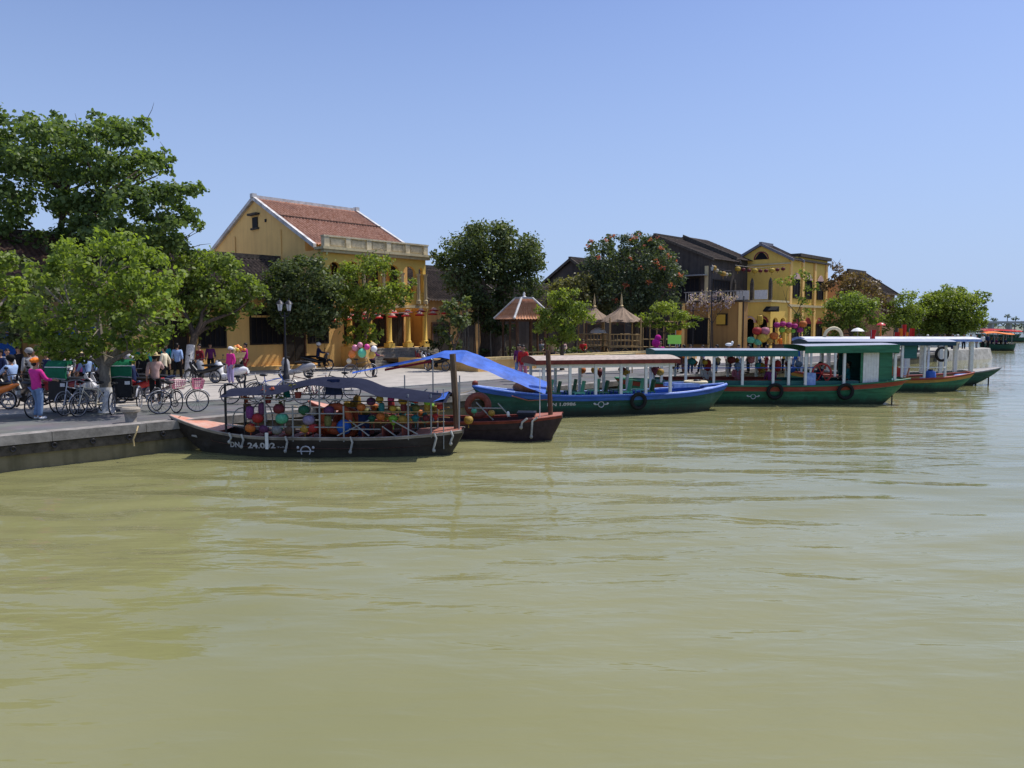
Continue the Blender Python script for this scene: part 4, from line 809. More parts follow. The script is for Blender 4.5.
    hats['straw'] = hat(lambda m_: (m_.lathe([(.20,.035),(.205,.05),(.105,.065),(.10,.13),(.07,.15)], 18),))
    hats['bun'] = hat(lambda m_: (m_.ell((0,-.02,.05), (.105,.115,.095), 12, 8), m_.ell((0,-.12,.06), (.05,.05,.05), 8, 6)))
    POSES[kind] = dict(body=body, shirt=shirt, trousers=trous, shoes=shoes, hair=hair, eyes=eyes, lips=lips, hats=hats, J=J, head=head); return POSES[kind]
def child(name, me, m, parent):
    o = bpy.data.objects.new(name, me); COL.objects.link(o); o.parent = parent
    if not me.materials: me.materials.append(m)
    o.material_slots[0].link = 'OBJECT'; o.material_slots[0].material = m; return o
def person(label, loc, face, kind='stand', shirt='white', trousers='navy', hat=None, hatc='straw', h=1.65, shoes='black', group=None, skirt=None, near=False, z=0):
    p = pose(kind); b = child('person', p['body'], M['skin'], None); tag(b, label, 'person', group)
    loc = Vector(loc); b.location = (loc.x, loc.y, loc.z + z); b.rotation_euler = (0, 0, R(face)); b.scale = (h/1.65,)*3
    child('shirt', p['shirt'], C(shirt), b); child('trousers', p['trousers'], C(trousers), b); child('shoes', p['shoes'], C(shoes), b)
    hr = child('hair', p['hair'], M['hair'], b)
    if hat: child('hat', p['hats'][hat], M['straw'] if hatc == 'straw' else C(hatc, .5), b)
    child('eyes', p['eyes'], M['eye_dark'], b); child('lips', p['lips'], M['lip'], b)
    return b

# ------------------------------------------------------------------ two- and three-wheelers
def wheel(parent, c, r, tr, spokes=12, rim='chrome', axis='X', name='wheel'):
    mb = MB(); mb.ring(c, r-tr*1.2, tr*.55, axis, 22, 5); c = Vector(c)
    for k in range(spokes):
        a = 2*PI*k/spokes; e = Vector((0,math.cos(a),math.sin(a)))*(r-tr) if axis == 'X' else Vector((math.cos(a),0,math.sin(a)))*(r-tr); mb.tube([c, c+e], .0045 if spokes > 8 else .014, 4, False)
    mb.ell(c, (.04,.04,.04), 8, 6); w_ = mb.build(name, M[rim], parent); mb = MB(); mb.ring(c, r-tr*.5, tr*.62, axis, 24, 6); mb.build('tyre', M['rubber'], w_); return w_
def motorbike(label, loc, face, col='black', group='motorbikes and scooters on the street', scooter=False):
    t = thing('scooter' if scooter else 'motorbike', label, 'scooter' if scooter else 'motorbike', loc, R(face), group)
    wr = .24 if scooter else .29
    for y in (.62, -.60): wheel(t, (0,y,wr), wr, .055 if scooter else .04, 6)
    mb = MB()
    if scooter:
        mb.tube([(0,-.92,.62),(0,-.75,.60),(0,-.4,.52),(0,-.12,.36),(0,.12,.30)], [.07,.17,.20,.15,.11], 10); mb.tube([(0,.12,.28),(0,.34,.30),(0,.46,.45),(0,.50,.80),(0,.48,.95)], [.13,.17,.19,.20,.10], 10)
    else:
        mb.tube([(0,-.98,.78),(0,-.6,.66),(0,-.3,.58),(0,.0,.50),(0,.28,.52),(0,.50,.78)], [.04,.11,.12,.10,.10,.07], 9); mb.tube([(.0,.0,.30),(0,.15,.32)], [.12,.10], 8)
    mb.build('body', K(col), t)
    mb = MB(); mb.ell((0,-.35,.79), (.13,.42,.065), 12, 6); mb.build('seat', M['black_plastic'], t)
    mb = MB(); 
    if scooter: mb.tube([(0,.80,.48),(0,.62,.52),(0,.44,.44)], [.04,.10,.05], 8)
    else: mb.prism([(.30,.40),(.42,.42),(.56,.92),(.48,.98),(.36,.74)], -.17, -.15, 'X'); mb.prism([(.30,.40),(.42,.42),(.56,.92),(.48,.98),(.36,.74)], .15, .17, 'X'); mb.tube([(0,.88,.50),(0,.66,.60),(0,.40,.46)], [.03,.07,.03], 8)
    mb.build('front_shield', K(col), t)
    mb = MB(); mb.tube([(0,.50,.85),(0,.45,1.02)], .035, 6); mb.tube([(-.34,.34,1.02),(-.15,.46,1.03),(.15,.46,1.03),(.34,.34,1.02)], .018, 6); mb.tube([(0,.50,.80),(0,.62,wr)], .03, 6); mb.build('handlebar', M['dark_metal'], t)
    mb = MB(); mb.ell((0,.55,.93), (.09,.08,.08), 10, 7); mb.build('headlight', K('silver'), t)
    for s in (-1,1):
        mb = MB(); mb.tube([(s*.22,.43,1.03),(s*.30,.44,1.20)], .008, 5); mb.ell((s*.31,.43,1.24), (.065,.015,.045), 9, 6); mb.build('mirror', M['black_plastic'], t)
    mb = MB(); mb.tube([(.14,.0,.28),(.15,-.45,.30),(.16,-.88,.40)], [.025,.045,.05], 8); mb.build('exhaust', M['chrome'], t)
    mb = MB(); mb.box((0,-.95,.52),(.16,.03,.12)); mb.build('number_plate', M['white_paint'], t); return t
def bicycle(label, loc, face, col='silver', basket='red', group='bicycles on the quay', lean=0):
    t = thing('bicycle', label, 'bicycle', loc, R(face), group); t.rotation_euler = (0, R(lean), R(face))
    for y in (.52,-.52): wheel(t, (0,y,.33), .33, .024, 14)
    mb = MB(); 
    for a, b in (((0,-.52,.33),(0,-.12,.30)),((0,-.52,.33),(0,-.20,.75)),((0,-.12,.30),(0,-.22,.88)),((0,-.12,.30),(0,.34,.72)),((0,-.19,.70),(0,.33,.82)),((0,.30,.95),(0,.52,.33))): mb.tube([a,b], .016, 6)
    mb.build('frame', K(col), t)
    mb = MB(); mb.tube([(-.28,.12,.98),(-.20,.27,1.0),(0,.30,.97),(.20,.27,1.0),(.28,.12,.98)], .012, 6); mb.build('handlebar', M['chrome'], t)
    mb = MB(); mb.ell((0,-.24,.92), (.08,.14,.045), 10, 6); mb.build('saddle', M['black_plastic'], t)
    for y in (.52,-.52):
        mb = MB(); mb.ring((0,y,.33), .365, .018, 'X', 12, 4, R(20), R(170)); mb.build('mudguard', M['chrome'], t)
    if basket:
        mb = MB(); a, b, z0, z1 = .15, .19, .72, .98
        for k in range(5):
            f = k/4; z = z0+(z1-z0)*f; x = a+(b-a)*f; mb.tube([(-x,.40,z),(x,.40,z),(x,.40+1.5*x,z),(-x,.40+1.5*x,z)], .008, 4, closed=True)
        for k in range(7):
            f = k/6*2-1; mb.tube([(a*f,.40,z0),(b*f,.40,z1)], .007, 4); mb.tube([(a*f,.40+1.5*a,z0),(b*f,.40+1.5*b,z1)], .007, 4)
        for k in range(6):
            f = k/5; 
            for s in (-1,1): mb.tube([(s*a,.40+1.5*a*f,z0),(s*b,.40+1.5*b*f,z1)], .007, 4)
        mb.box((0,.40+.75*a,z0),(2*a,1.5*a,.015)); mb.build('basket', K(basket), t)
    mb = MB(); mb.tube([(-.14,-.12,.30),(.14,-.12,.30)], .01, 5); mb.ring((.05,-.12,.30), .09, .012, 'X', 14, 4); mb.build('crank', M['dark_metal'], t)
    return t
def cyclo(label, loc, face, hood='green'):
    t = thing('cyclo', label, 'cyclo', loc, R(face), 'cyclos waiting on the quay')
    for x in (-.38,.38): wheel(t, (x,.55,.33), .33, .026, 14, 'chrome')
    wheel(t, (0,-.85,.33), .33, .026, 14, 'chrome')
    mb = MB(); mb.tube([(0,-.85,.33),(0,-.35,.35),(0,.1,.45)], .025, 6); mb.tube([(0,-.85,.33),(0,-.55,.85)], .02, 6); mb.tube([(-.38,.55,.33),(.38,.55,.33)], .02, 6); mb.tube([(0,-.35,.35),(0,-.55,.85)], .02, 6); mb.build('frame', M['dark_metal'], t)
    mb = MB(); mb.rbox((-.29,.18,.42),(.29,.85,.52)); mb.rbox((-.29,.10,.42),(.29,.19,1.02)); mb.rbox((-.33,.15,.52),(-.28,.8,.75)); mb.rbox((.28,.15,.52),(.33,.8,.75)); mb.build('passenger_seat', M['black_plastic'], t)
    mb = MB(); prof = [(.06,1.0),(.02,1.25),(.06,1.45),(.18,1.55),(.36,1.55),(.40,1.48),(.40,1.42),(.20,1.46),(.12,1.38),(.10,1.0)]; mb.prism(prof, -.31, .31, 'X'); mb.build('hood', C(hood, .5), t)
    mb = MB(); mb.rbox((-.315,.015,1.36),(.315,.405,1.385)); mb.build('hood_trim', M['white_paint'], t)
    mb = MB(); mb.ell((0,-.55,.90), (.10,.14,.05), 10, 6); mb.build('saddle', M['black_plastic'], t)
    mb = MB(); mb.tube([(-.33,.02,1.02),(0,-.02,1.06),(.33,.02,1.02)], .018, 6); mb.build('push_bar', M['chrome'], t)
    for x in (-.38,.38):
        mb = MB(); mb.ring((x,.55,.33), .375, .03, 'X', 12, 4, R(15), R(165)); mb.build('mudguard', M['chrome'], t)
    mb = MB(); mb.box((.18,.085,.86),(.14,.02,.10)); mb.build('number_plate', M['white_paint'], t)
    return t

# ------------------------------------------------------------------ left quay: people and vehicles
person('woman in a hot pink jacket and pale jeans and orange headscarf standing by a cyclo', gp(38,420), -20, 'push', 'pink', 'denim', 'bun', 'orange', 1.63, 'white')
g = gp(14,404); motorbike('black motorbike ridden by a man in a light blue shirt and helmet', g, 75, 'black')
person('man in a light blue shirt and dark helmet riding a black motorbike', g, 75, 'ride', 'sky', 'navy', 'helmet', 'black', 1.7)
g = gp(-8,409); motorbike('orange and black motorbike cut by the picture edge', g, 80, 'orange')
person('rider in a grey shirt and cap beyond the woman in pink', gp(31,398), 60, 'stand', 'grey', 'black', 'helmet', 'grey', 1.7)
g = gp(24,408); motorbike('dark parked motorbike behind the woman in pink', g, 50, 'black')
person('woman in a white blouse in tree shade at the picture edge', gp(9,392), 200, 'stand', 'white', 'navy', None, h=1.62); person('man in a dark jacket in tree shade beside the woman in white', gp(20,390), 160, 'stand', 'black', 'black', 'cap', 'black', 1.7)
cyclo('cyclo with a green hood beside the woman in pink', gp(56,415), -8); cyclo('cyclo with a green hood just right of the whitewashed trunk', gp(121,412), 12)
bicycle('silver step-through bicycle parked nose-out, first right of the green cyclo', gp(78,414), 172, 'silver', None, lean=4); bicycle('cream bicycle parked nose-out touching the whitewashed trunk', gp(93,415), 165, 'cream', None, lean=-4); bicycle('white bicycle parked between the cyclo and the cream bicycle', gp(85,412), 176, 'white', None, lean=3)
g = gp(134,402); motorbike('red motorbike carrying two helmeted riders', g, 100, 'red')
person('rider in a dark blue jacket and pale helmet on the red motorbike', g + Vector((.05,-.1,0)), 100, 'ride', 'navy', 'maroon', 'helmet', 'silver', 1.68, 'blush')
g2_ = gp(129,397); person('rider in a lilac shirt and grey helmet beyond the rider in dark blue', g2_, 95, 'ride', 'lilac', 'black', 'helmet', 'grey', 1.68); motorbike('dark motorbike half hidden behind the red motorbike', g2_, 95, 'black')
person('woman in a blush shirt and straw hat lifting a hand to her face', gp(156,404), 30, 'hand_up', 'blush', 'black', 'straw', 'straw', 1.62)
bicycle('cream bicycle with a red front basket, nearest the orange bow', gp(179,413), -55, 'cream', 'rose', lean=6); bicycle('dark bicycle with a red basket leaning on the cream bicycle', gp(166,412), -125, 'brown', 'rose', lean=-5)
person('man in a sky blue shirt and black trousers walking past the ochre wall', gp(178,380), 10, 'walk', 'sky', 'black', None, h=1.68)
person('man in a teal shirt in the shade of the almond tree', gp(150,384), 190, 'stand', 'teal', 'black', 'cap', 'black'); person('woman in white in the shade behind the almond trunk', gp(93,392), 170, 'stand', 'white', 'black', None)
person('man in dark grey in the shade left of the almond trunk', gp(70,391), 175, 'stand', 'grey', 'black', None); person('woman in dark green near the blue banner', gp(141,382), 180, 'stand', 'green', 'black', None)
motorbike('black motorbike parked under the drooping tree', gp(203,383), 80, 'black'); person('woman in a red shirt beside the parked black motorbike', gp(200,380), 150, 'stand', 'maroon', 'black', None); motorbike('grey scooter parked by the white-painted trunk', gp(211,381), 95, 'grey', scooter=True)
g = gp(229,383); motorbike('white scooter parked in sunlight on the street', g, 80, 'white', scooter=True)
person('woman in a pink jacket standing behind the white scooter', gp(231,385), 150, 'stand', 'pink', 'lilac', 'bun', 'white', 1.6); person('woman in a magenta top facing the fruit seller', gp(246,377), 120, 'carry', 'magenta', 'maroon', None)
fs_ = gp(240,379); person('fruit seller in cream hidden behind her flower-topped basket', fs_, 180, 'bend', 'cream', 'black', 'conical')
fb_ = thing('fruit_basket', 'woven basket heaped with yellow flowers and oranges beside the pink jackets', 'basket', fs_ + Vector((.05,-.4,0)))
mb = MB(); mb.lathe([(.05,0),(.06,1.0),(.30,1.06),(.40,1.3),(.38,1.3),(.28,1.1)], 14); mb.build('basket', M['straw'], fb_)
for k in range(22):
    a = rng.uniform(0,6.28); q = rng.uniform(0,.38); mb = MB(); mb.ell((q*math.cos(a),q*math.sin(a),1.38+(.4-q)*.6), (.085,.085,.075), 8, 6); mb.build('flower' if k % 3 else 'orange', K('yellow') if k % 3 == 1 else (C('cream') if k % 3 else K('orange')), fb_)
g = gp(318,370); motorbike('dark motorbike with a rider in blue by the black window', g, -70, 'black'); person('rider in a blue jacket and white helmet near the black window', g, -70, 'ride', 'navy', 'black', 'helmet', 'white', 1.7)
motorbike('grey scooter parked by the street lamp foot', gp(296,378), 95, 'grey', scooter=True)
for k, (px, fy, fc, cl) in enumerate(((247,404,-85,'black'),(272,402,-80,'blue'),(303,400,85,'brown'),(318,404,-95,'maroon'),(338,399,80,'black'))):
    bicycle(['black bicycle behind the bow posts of the lantern boat','blue bicycle parked behind the flower pots of the lantern boat','brown bicycle with large wheel behind the street lamp foot','maroon bicycle behind the middle of the lantern boat','black bicycle under the hanging navy jacket'][k], gp(px,fy), fc, cl, None, lean=5)
crowd = [(48,396,'navy','black',150,'stand',None),(66,399,'white','grey',190,'walk',None),(80,397,'plum','black',120,'stand','conical'),(88,400,'sky','black',60,'walk',None),(101,396,'grey','navy',200,'stand','cap'),(111,399,'maroon','black',170,'stand',None),(144,394,'black','black',180,'stand','cap'),(165,388,'cream','black',90,'walk',None),(36,390,'blush','navy',140,'stand',None),(2,394,'navy','black',160,'stand','cap'),(57,388,'olive','black',180,'stand',None),(118,390,'black','denim',200,'stand',None),(128,387,'blue','black',170,'walk',None),(73,386,'black','grey',180,'stand',None),(96,387,'navy','black',150,'stand',None),(167,377,'teal','black',180,'stand',None),(211,374,'plum','black',200,'stand',None)]
for k, (px, fy, s_, t_, fc, ps, hat) in enumerate(crowd): person(f'person in a {s_} top in the shade under the quayside trees, {ORD[k]} of the crowd', gp(px, fy), fc, ps, s_, t_, hat, hatc='black' if hat == 'cap' else 'straw', h=1.58+.03*(k % 4), group='shaded crowd under the quayside trees')
for k, (px, fy, fc, cl) in enumerate(((45,399,70,'black'),(62,402,95,'maroon'),(76,401,80,'black'),(104,403,85,'silver'),(112,401,100,'black'),(148,398,90,'navy'))): motorbike(f'{cl} motorbike in the row parked along the road behind the cyclos, {ORD[k]} of the row', gp(px, fy), fc, cl)
# balloon and lantern seller
ls_ = gp(361,378); sb = bicycle('bicycle of the lantern seller loaded with bright balls', ls_, -60, 'black', None); person('lantern seller in dark clothes pushing a loaded bicycle', ls_ + Vector((.5,.5,0)), -60, 'push', 'plum', 'black', 'conical')
for k, (px, py, cn, r_) in enumerate(((352,351,'orange',.24),(362,350,'mint',.27),(372,352,'gold',.22),(355,345,'rose',.2),(367,344,'pink',.18),(349,358,'cream',.16),(374,346,'white',.2),(360,342,'rose',.17))):
    r_ *= .8; py += 3; o = MB().ell((0,0,0),(r_,r_,r_*1.05),14,9).build('festival_ball', K(cn), None, True); o.location = pt(px, py, ls_.y-.15); tag(o, f'{cn if cn != "mint" else "mint green"} ball on the lantern seller\'s bicycle, {ORD[k]} of the bundle', 'ball', 'balls carried on the seller bicycle')
for px, fy, cl, fc, lab in ((428,368,'white',40,'white motorbike parked beyond the ridge of the blue tarp'),(437,371,'black',60,'black motorbike parked behind the blue tarp beside the white one'),(421,366,'red',30,'red motorbike parked below the stone steps')): motorbike(lab, gp(px,fy), fc, cl)
person('woman in a red flowered dress walking past the stern of the lantern boats', gp(523,384), 160, 'walk', 'red', 'rose', None, h=1.66); person('man in dark shirt walking with the woman in red flowers', gp(519,381), 165, 'walk', 'plum', 'denim', None)
for k, (px, fy, ps, s_, t_, lab) in enumerate(((563,364,'sit','blush','grey','woman in a pale pink top sitting on the planter wall'),(583,364,'sit','red','black','man in a red shirt sitting on the planter wall'),(541,364,'sit','grey','black','person in grey sitting on the planter wall behind the wooden mast'),(660,372,'stand','magenta','black','woman in magenta standing by the lime green board'),(552,366,'stand','tan','navy','man in a tan shirt standing before the pavilion'))):
    g = gp(px, fy); person(lab, g, 175, ps, s_, t_, None, z=.36 if ps == 'sit' else 0)
for k, (px, Y, s_, t_, fc, ps) in enumerate(((690,46,'cream','navy',190,'stand'),(702,45,'lilac','black',120,'walk'),(716,47,'white','denim',80,'stand'),(728,46,'rose','black',200,'stand'),(738,48,'white','sky',150,'walk'),(748,47,'tan','black',90,'stand'),(758,46,'sky','navy',170,'stand'),(766,49,'rose','maroon',60,'stand'),(784,48,'gold','black',180,'stand'),(795,47,'blue','denim',140,'walk'),(855,52,'maroon','black',190,'stand'),(839,51,'brown','black',100,'stand'),(676,44,'white','black',170,'walk'),(683,47,'orange','brown',60,'stand'))):
    person(f'passer-by in a {s_} top on the quay behind the green boat, {ORD[k]} along', on_ground(px, 40.5+(Y % 5)*.4), fc, ps, s_, t_, None, h=1.5, group='people on the quay behind the green boat')
for k, (px, Y, s_, t_, fc) in enumerate(((938,76,'white','black',180),(943,77,'black','black',160),(951,78,'white','navy',100),(956,76,'cream','grey',200),(962,79,'navy','black',170),(969,80,'plum','black',120),(975,82,'black','grey',80),(981,84,'white','black',190),(986,86,'navy','black',200),(926,75,'grey','black',150),(915,74,'rose','black',190))):
    person(f'tourist in a {s_} shirt below the big riverside tree, {ORD[k]} along the quay', on_ground(px, Y), fc, 'stand', s_, t_, 'cap' if k % 3 == 0 else None, hatc='white' if k % 2 else 'black', group='tourists under the big riverside tree')
person('man in white by the yellow house doorway', on_ground(758,79), 180, 'stand', 'white', 'black'); person('woman in orange-red dress at the lantern stall', on_ground(779,72), 200, 'stand', 'orange', 'orange', None)

# ------------------------------------------------------------------ boats
class Hull:
    """double-ended river boat, x from bow (0) to stern (L), z = 0 at the water"""
    def __init__(s, L, B, zb, zm, zs, bow=.30, stern=.22, stern_w=.35, rake_b=.13, rake_s=.08):
        s.L, s.B, s.zb, s.zm, s.zs, s.bow, s.stern, s.sw, s.rb, s.rs = L, B, zb, zm, zs, bow, stern, stern_w, rake_b, rake_s
    def w(s, t):
        k = 1.
        if t < s.bow: k = .06 + .94 * math.sin(PI/2 * t/s.bow)**.9
        elif t > 1 - s.stern: k = s.sw + (1-s.sw) * math.sin(PI/2 * (1-t)/s.stern)**.8
        return s.B/2*k
    def sheer(s, t):
        return s.zm + (s.zb-s.zm)*max(0, 1-t/.42)**2.1 + (s.zs-s.zm)*max(0, (t-.60)/.40)**2.
    def keel(s, t):
        z = -.35
        if t < s.rb: z += (s.sheer(t)+.35-.05)*(1-t/s.rb)**1.3
        if t > 1-s.rs: z += (s.sheer(t)+.35-.12)*((t-1+s.rs)/s.rs)**1.3
        return z
    def side(s, t, z):
        f = max(0, min(1, (z - s.keel(t)) / max(.05, s.sheer(t) - s.keel(t)))); return s.w(t)*(.60+.40*f**.55)
    def band(s, mb, f0, f1, push=0., n=44, t0=0, t1=1, drop0=None, drop1=None):
        """strip of the shell between heights; drop = distance below the sheer"""
        for sg in (-1, 1):
            def fn(u, v):
                t = t0 + (t1-t0)*u; zk, zs = s.keel(t), s.sheer(t)
                lo = zs - drop0 if drop0 is not None else zk; hi = zs - drop1 if drop1 is not None else zs
                lo = max(lo, zk); hi = max(hi, lo + .004); z = lo + (hi-lo)*v; return (t*s.L, sg*(s.side(t, z)+push), z)
            mb.grid(fn, n, 4)
    def shell(s, mb, drop):
        s.band(mb, 0, 1, drop0=None, drop1=drop)
        mb.grid(lambda u, v: (u*s.L, (v*2-1)*s.side(u, s.keel(u)), s.keel(u)), 44, 4)
        t = 1; zk, zs = s.keel(1), s.sheer(1); mb.quad((s.L,-s.side(1,zk),zk),(s.L,s.side(1,zk),zk),(s.L,s.w(1),zs),(s.L,-s.w(1),zs))
    def rail(s, mb, r=.035, dz=0.0, t0=0, t1=1, push=0.):
        for sg in (-1, 1): mb.tube([((t0+(t1-t0)*k/40)*s.L, sg*(s.w(t0+(t1-t0)*k/40)+push), s.sheer(t0+(t1-t0)*k/40)+dz) for k in range(41)], r, 6)
    def deck(s, mb, depth, t0=.02, t1=.99, inset=.03):
        mb.grid(lambda u, v: ((t0+(t1-t0)*u)*s.L, (v*2-1)*max(.01, s.w(t0+(t1-t0)*u)-inset), s.sheer(t0+(t1-t0)*u) - (depth if .16 < t0+(t1-t0)*u < .92 else .05)), 50, 3)
def boat_root(nm, label, bow, stern, group=None):
    b, s_ = Vector((*bow, WATER)), Vector((*stern, WATER)); t = thing(nm, label, 'boat', b, math.atan2(s_.y-b.y, s_.x-b.x), group); return t, (s_-b).length
def W(root, p): return Matrix.Translation(root.location) @ Matrix.Rotation(root.rotation_euler.z, 4, 'Z') @ Vector(p)
def lettering(root, H, text, x0, width, zc, height, m, name='lettering'):
    cu = bpy.data.curves.new('txt', 'FONT'); cu.body = text; cu.size = 1; cu.resolution_u = 3; cu.fill_mode = 'BOTH'; cu.offset = .035
    o = bpy.data.objects.new('txt', cu); COL.objects.link(o); dg = bpy.context.evaluated_depsgraph_get(); dg.update(); me = bpy.data.meshes.new_from_object(o.evaluated_get(dg)); bpy.data.objects.remove(o); bpy.data.curves.remove(cu)
    xs = [v.co.x for v in me.vertices]; yv = [v.co.y for v in me.vertices]; sx = width/(max(xs)-min(xs)); sy = height/(max(yv)-min(yv))
    for v in me.vertices:
        x = x0 + (v.co.x-min(xs))*sx; z = zc + (v.co.y-min(yv))*sy - height/2; v.co = (x, -(H.side(x/H.L, z)+.014), z)
    me.name = name; me.materials.clear(); me.materials.append(m); r = bpy.data.objects.new(name, me); COL.objects.link(r); r.parent = root; return r
def emblem(root, H, x, z, s_, m):
    """painted boat-eye mark: ring, bar and two dots"""
    mb = MB(); y = -(H.side(x/H.L, z)+.02); mb.ring((x,y,z-.0), s_*.42, s_*.07, 'Y', 16, 4); mb.tube([(x-s_,y,z),(x-s_*.45,y,z)], s_*.08, 4); mb.tube([(x+s_*.45,y,z),(x+s_,y,z)], s_*.08, 4); mb.ell((x-s_,y,z+s_*.12),(s_*.17,.012,s_*.15),8,6); mb.ell((x+s_,y,z+s_*.12),(s_*.17,.012,s_*.15),8,6); mb.build('emblem', m, root)
def post(root, x, y, z0, z1, m, r=.03, sq=False, name='post', dx=0, dy=0):
    mb = MB()
    if sq: mb.rbox((x-r,y-r,z0),(x+r,y+r,z1))
    else: mb.tube([(x,y,z0),(x+dx,y+dy,z1)], r, 7)
    return mb.build(name, M[m], root)
def tyre(label, p, rz=0, r=.26, m='rubber', nm='tyre', tilt=0, cat='tyre', rr=.075, group='tyre fenders hung on the boats'):
    mb = MB(); mb.ring((0,0,0), r, rr, 'Y', 22, 8); o = mb.build(nm, M[m] if m in M else m, None, True); o.location = p; o.rotation_euler = (tilt, 0, rz)
    return tag(o, label, cat, group)
LANT = {}
def SILK(n): return mat('silk_' + n, tuple(c*.62 + .012 for c in PAL[n]), rough=.6, var=.3, scale=3)
def lantern(label, p, col, r=.15, kind='round', group=None):
    """ribbed silk lantern with caps and tassel"""
    key = (kind,)
    if key not in LANT:
        mb = MB(); n = 16; prof = {'round': [(.30,-.80),(.72,-.66),(.96,-.30),(1,0),(.96,.30),(.72,.66),(.30,.80)], 'tall': [(.34,-1.35),(.72,-1.1),(.82,-.5),(.84,0),(.82,.5),(.72,1.1),(.34,1.35)], 'diamond': [(.2,-1.2),(.6,-.55),(1,.15),(.85,.45),(.4,.75),(.25,.85)]}[kind]
        vs = []; fs = []
        for q, z in prof:
            for j in range(n): k = 1 if j % 2 else .93; vs.append((q*k*math.cos(2*PI*j/n), q*k*math.sin(2*PI*j/n), z))
        for i in range(len(prof)-1):
            for j in range(n): fs.append((i*n+j, i*n+(j+1)%n, (i+1)*n+(j+1)%n, (i+1)*n+j))
        mb.add(vs, fs); zt = prof[-1][1]; zb = prof[0][1]
        c = MB(); c.lathe([(.34,zt-.02),(.34,zt+.10),(.05,zt+.12),(.03,zt+.5)], 8); c2 = MB(); c2.lathe([(.30,zb-.08),(.32,zb+.02)], 8); LANT[(kind,'b')] = c2.mesh('lantern_bottom', None)
        t = MB(); t.lathe([(.04,zb-.08),(.05,zb-.25),(.13,zb-.8),(.10,zb-.82)], 7)
        LANT[key] = (mb.mesh('lantern', None, 'auto'), c.mesh('lantern_cap', None), t.mesh('lantern_tassel', None))
    a, c, t = LANT[key]; o = child('silk_lantern', a, SILK(col), None); o.location = p; o.scale = (r,)*3; tag(o, label, 'lantern', group)
    child('cap', c, M['brown_wood'], o); child('tassel', t, SILK(col), o); child('bottom_cap', LANT[(kind,'b')], M['brown_wood'], o); return o

# --- boat 1: the black lantern boat
b1, L_ = boat_root('lantern_boat', 'black wooden lantern boat with a white number on its bow and a slate grey canopy', (-9.15,20.45), (-1.28,20.05)); H = Hull(L_, 1.5, .98, .50, .66, bow=.34, stern=.25, stern_w=.42, rake_b=.24); H1 = H
mb = MB(); H.shell(mb, .06); mb.build('hull', M['tar_wood'], b1); mb = MB(); H.band(mb, 0, 1, .012, drop0=.065, drop1=0); H.rail(mb, .022, .0, push=.01); mb.build('gunwale', mat('worn_gunwale', (.34,.30,.27), var=.35, scale=3), b1)
mb = MB(); H.deck(mb, .28); mb.build('deck', M['salmon_wood'], b1)
mb = MB(); mb.grid(lambda u, v: ((.0+.20*u)*H.L, (v*2-1)*(H.w(.2*u)+.01), H.sheer(.2*u)+.02-(.10*v*(1-v))), 12, 4); mb.build('bow_board', mat('bow_orange', (.42,.15,.09), var=.35, scale=3, col2=(.5,.36,.3)), b1)
mb = MB(); mb.grid(lambda u, v: ((.84+.155*u)*H.L, (v*2-1)*(H.w(.84+.155*u)-.01), H.sheer(.84+.155*u)+.015), 8, 3); mb.build('stern_board', M['salmon_wood'], b1)
# px -> local x on the near side
def bx(root, px, Y=19.75): return (pt(px, 400, Y).x - root.location.x) / math.cos(root.rotation_euler.z)
for k, px in enumerate((227, 247, 268, 296, 323, 347)):
    x = bx(b1, px); t = x/H.L
    for sg in (-1, 1): post(b1, x, sg*(H.w(t)-.03), H.sheer(t)-.1, 1.86 if k in (0,2,4) else 1.32, 'dark_metal' if k < 2 else 'grey_metal', .022 if k else .032)
for px in (411, 433):
    x = bx(b1, px); t = x/H.L
    for sg in (-1, 1): post(b1, x, sg*(H.w(t)-.03), H.sheer(t)-.1, 1.62, 'grey_metal', .02)
for z in (.27, .62, .98):
    for sg in (-1, 1):
        mb = MB(); mb.tube([(bx(b1,px), sg*(H.w(bx(b1,px)/H.L)-.03), H.sheer(bx(b1,px)/H.L)*.3+.35+z) for px in (227,247,268,296,323,347)], .017, 6); mb.build('rail', M['grey_metal'], b1)
for z in (.48, .75, 1.02):
    for sg in (-1, 1):
        mb = MB(); mb.tube([(bx(b1,px), sg*(H.w(bx(b1,px)/H.L)-.04), .42+z) for px in (347,378,411,433,446)], .014, 6); mb.build('rail', M['bamboo'] if z != 1.02 else M['dark_metal'], b1)
def arc_rail(px0, px1, z0, z1, y):
    x0, x1 = bx(b1,px0), bx(b1,px1); mb = MB(); mb.tube([(x0,y,z0)] + [(x0+(x1-x0)*(.5-.5*math.cos(PI*k/8)), y, z0+(z1-z0)*math.sin(PI*k/8)**.6) for k in range(1,8)] + [(x1,y,z0)], .016, 6); mb.build('hoop', M['grey_metal'], b1)
arc_rail(229, 250, .7, 1.22, -.35); arc_rail(248, 270, .75, 1.36, -.3); arc_rail(229,252,.75,1.25,.5); arc_rail(318,335,.8,1.35,.4)
for (a, b_) in (((340,.55),(372,.95)),((372,.55),(352,.95)),((385,.80),(400,.52)),((352,.72),(383,.72)),((395,.95),(420,.6))):
    mb = MB(); mb.tube([(bx(b1,a[0]),-.69,a[1]),(bx(b1,b_[0]),-.66,b_[1])], .018, 6); mb.build('oar_rest', M['grey_metal'], b1)
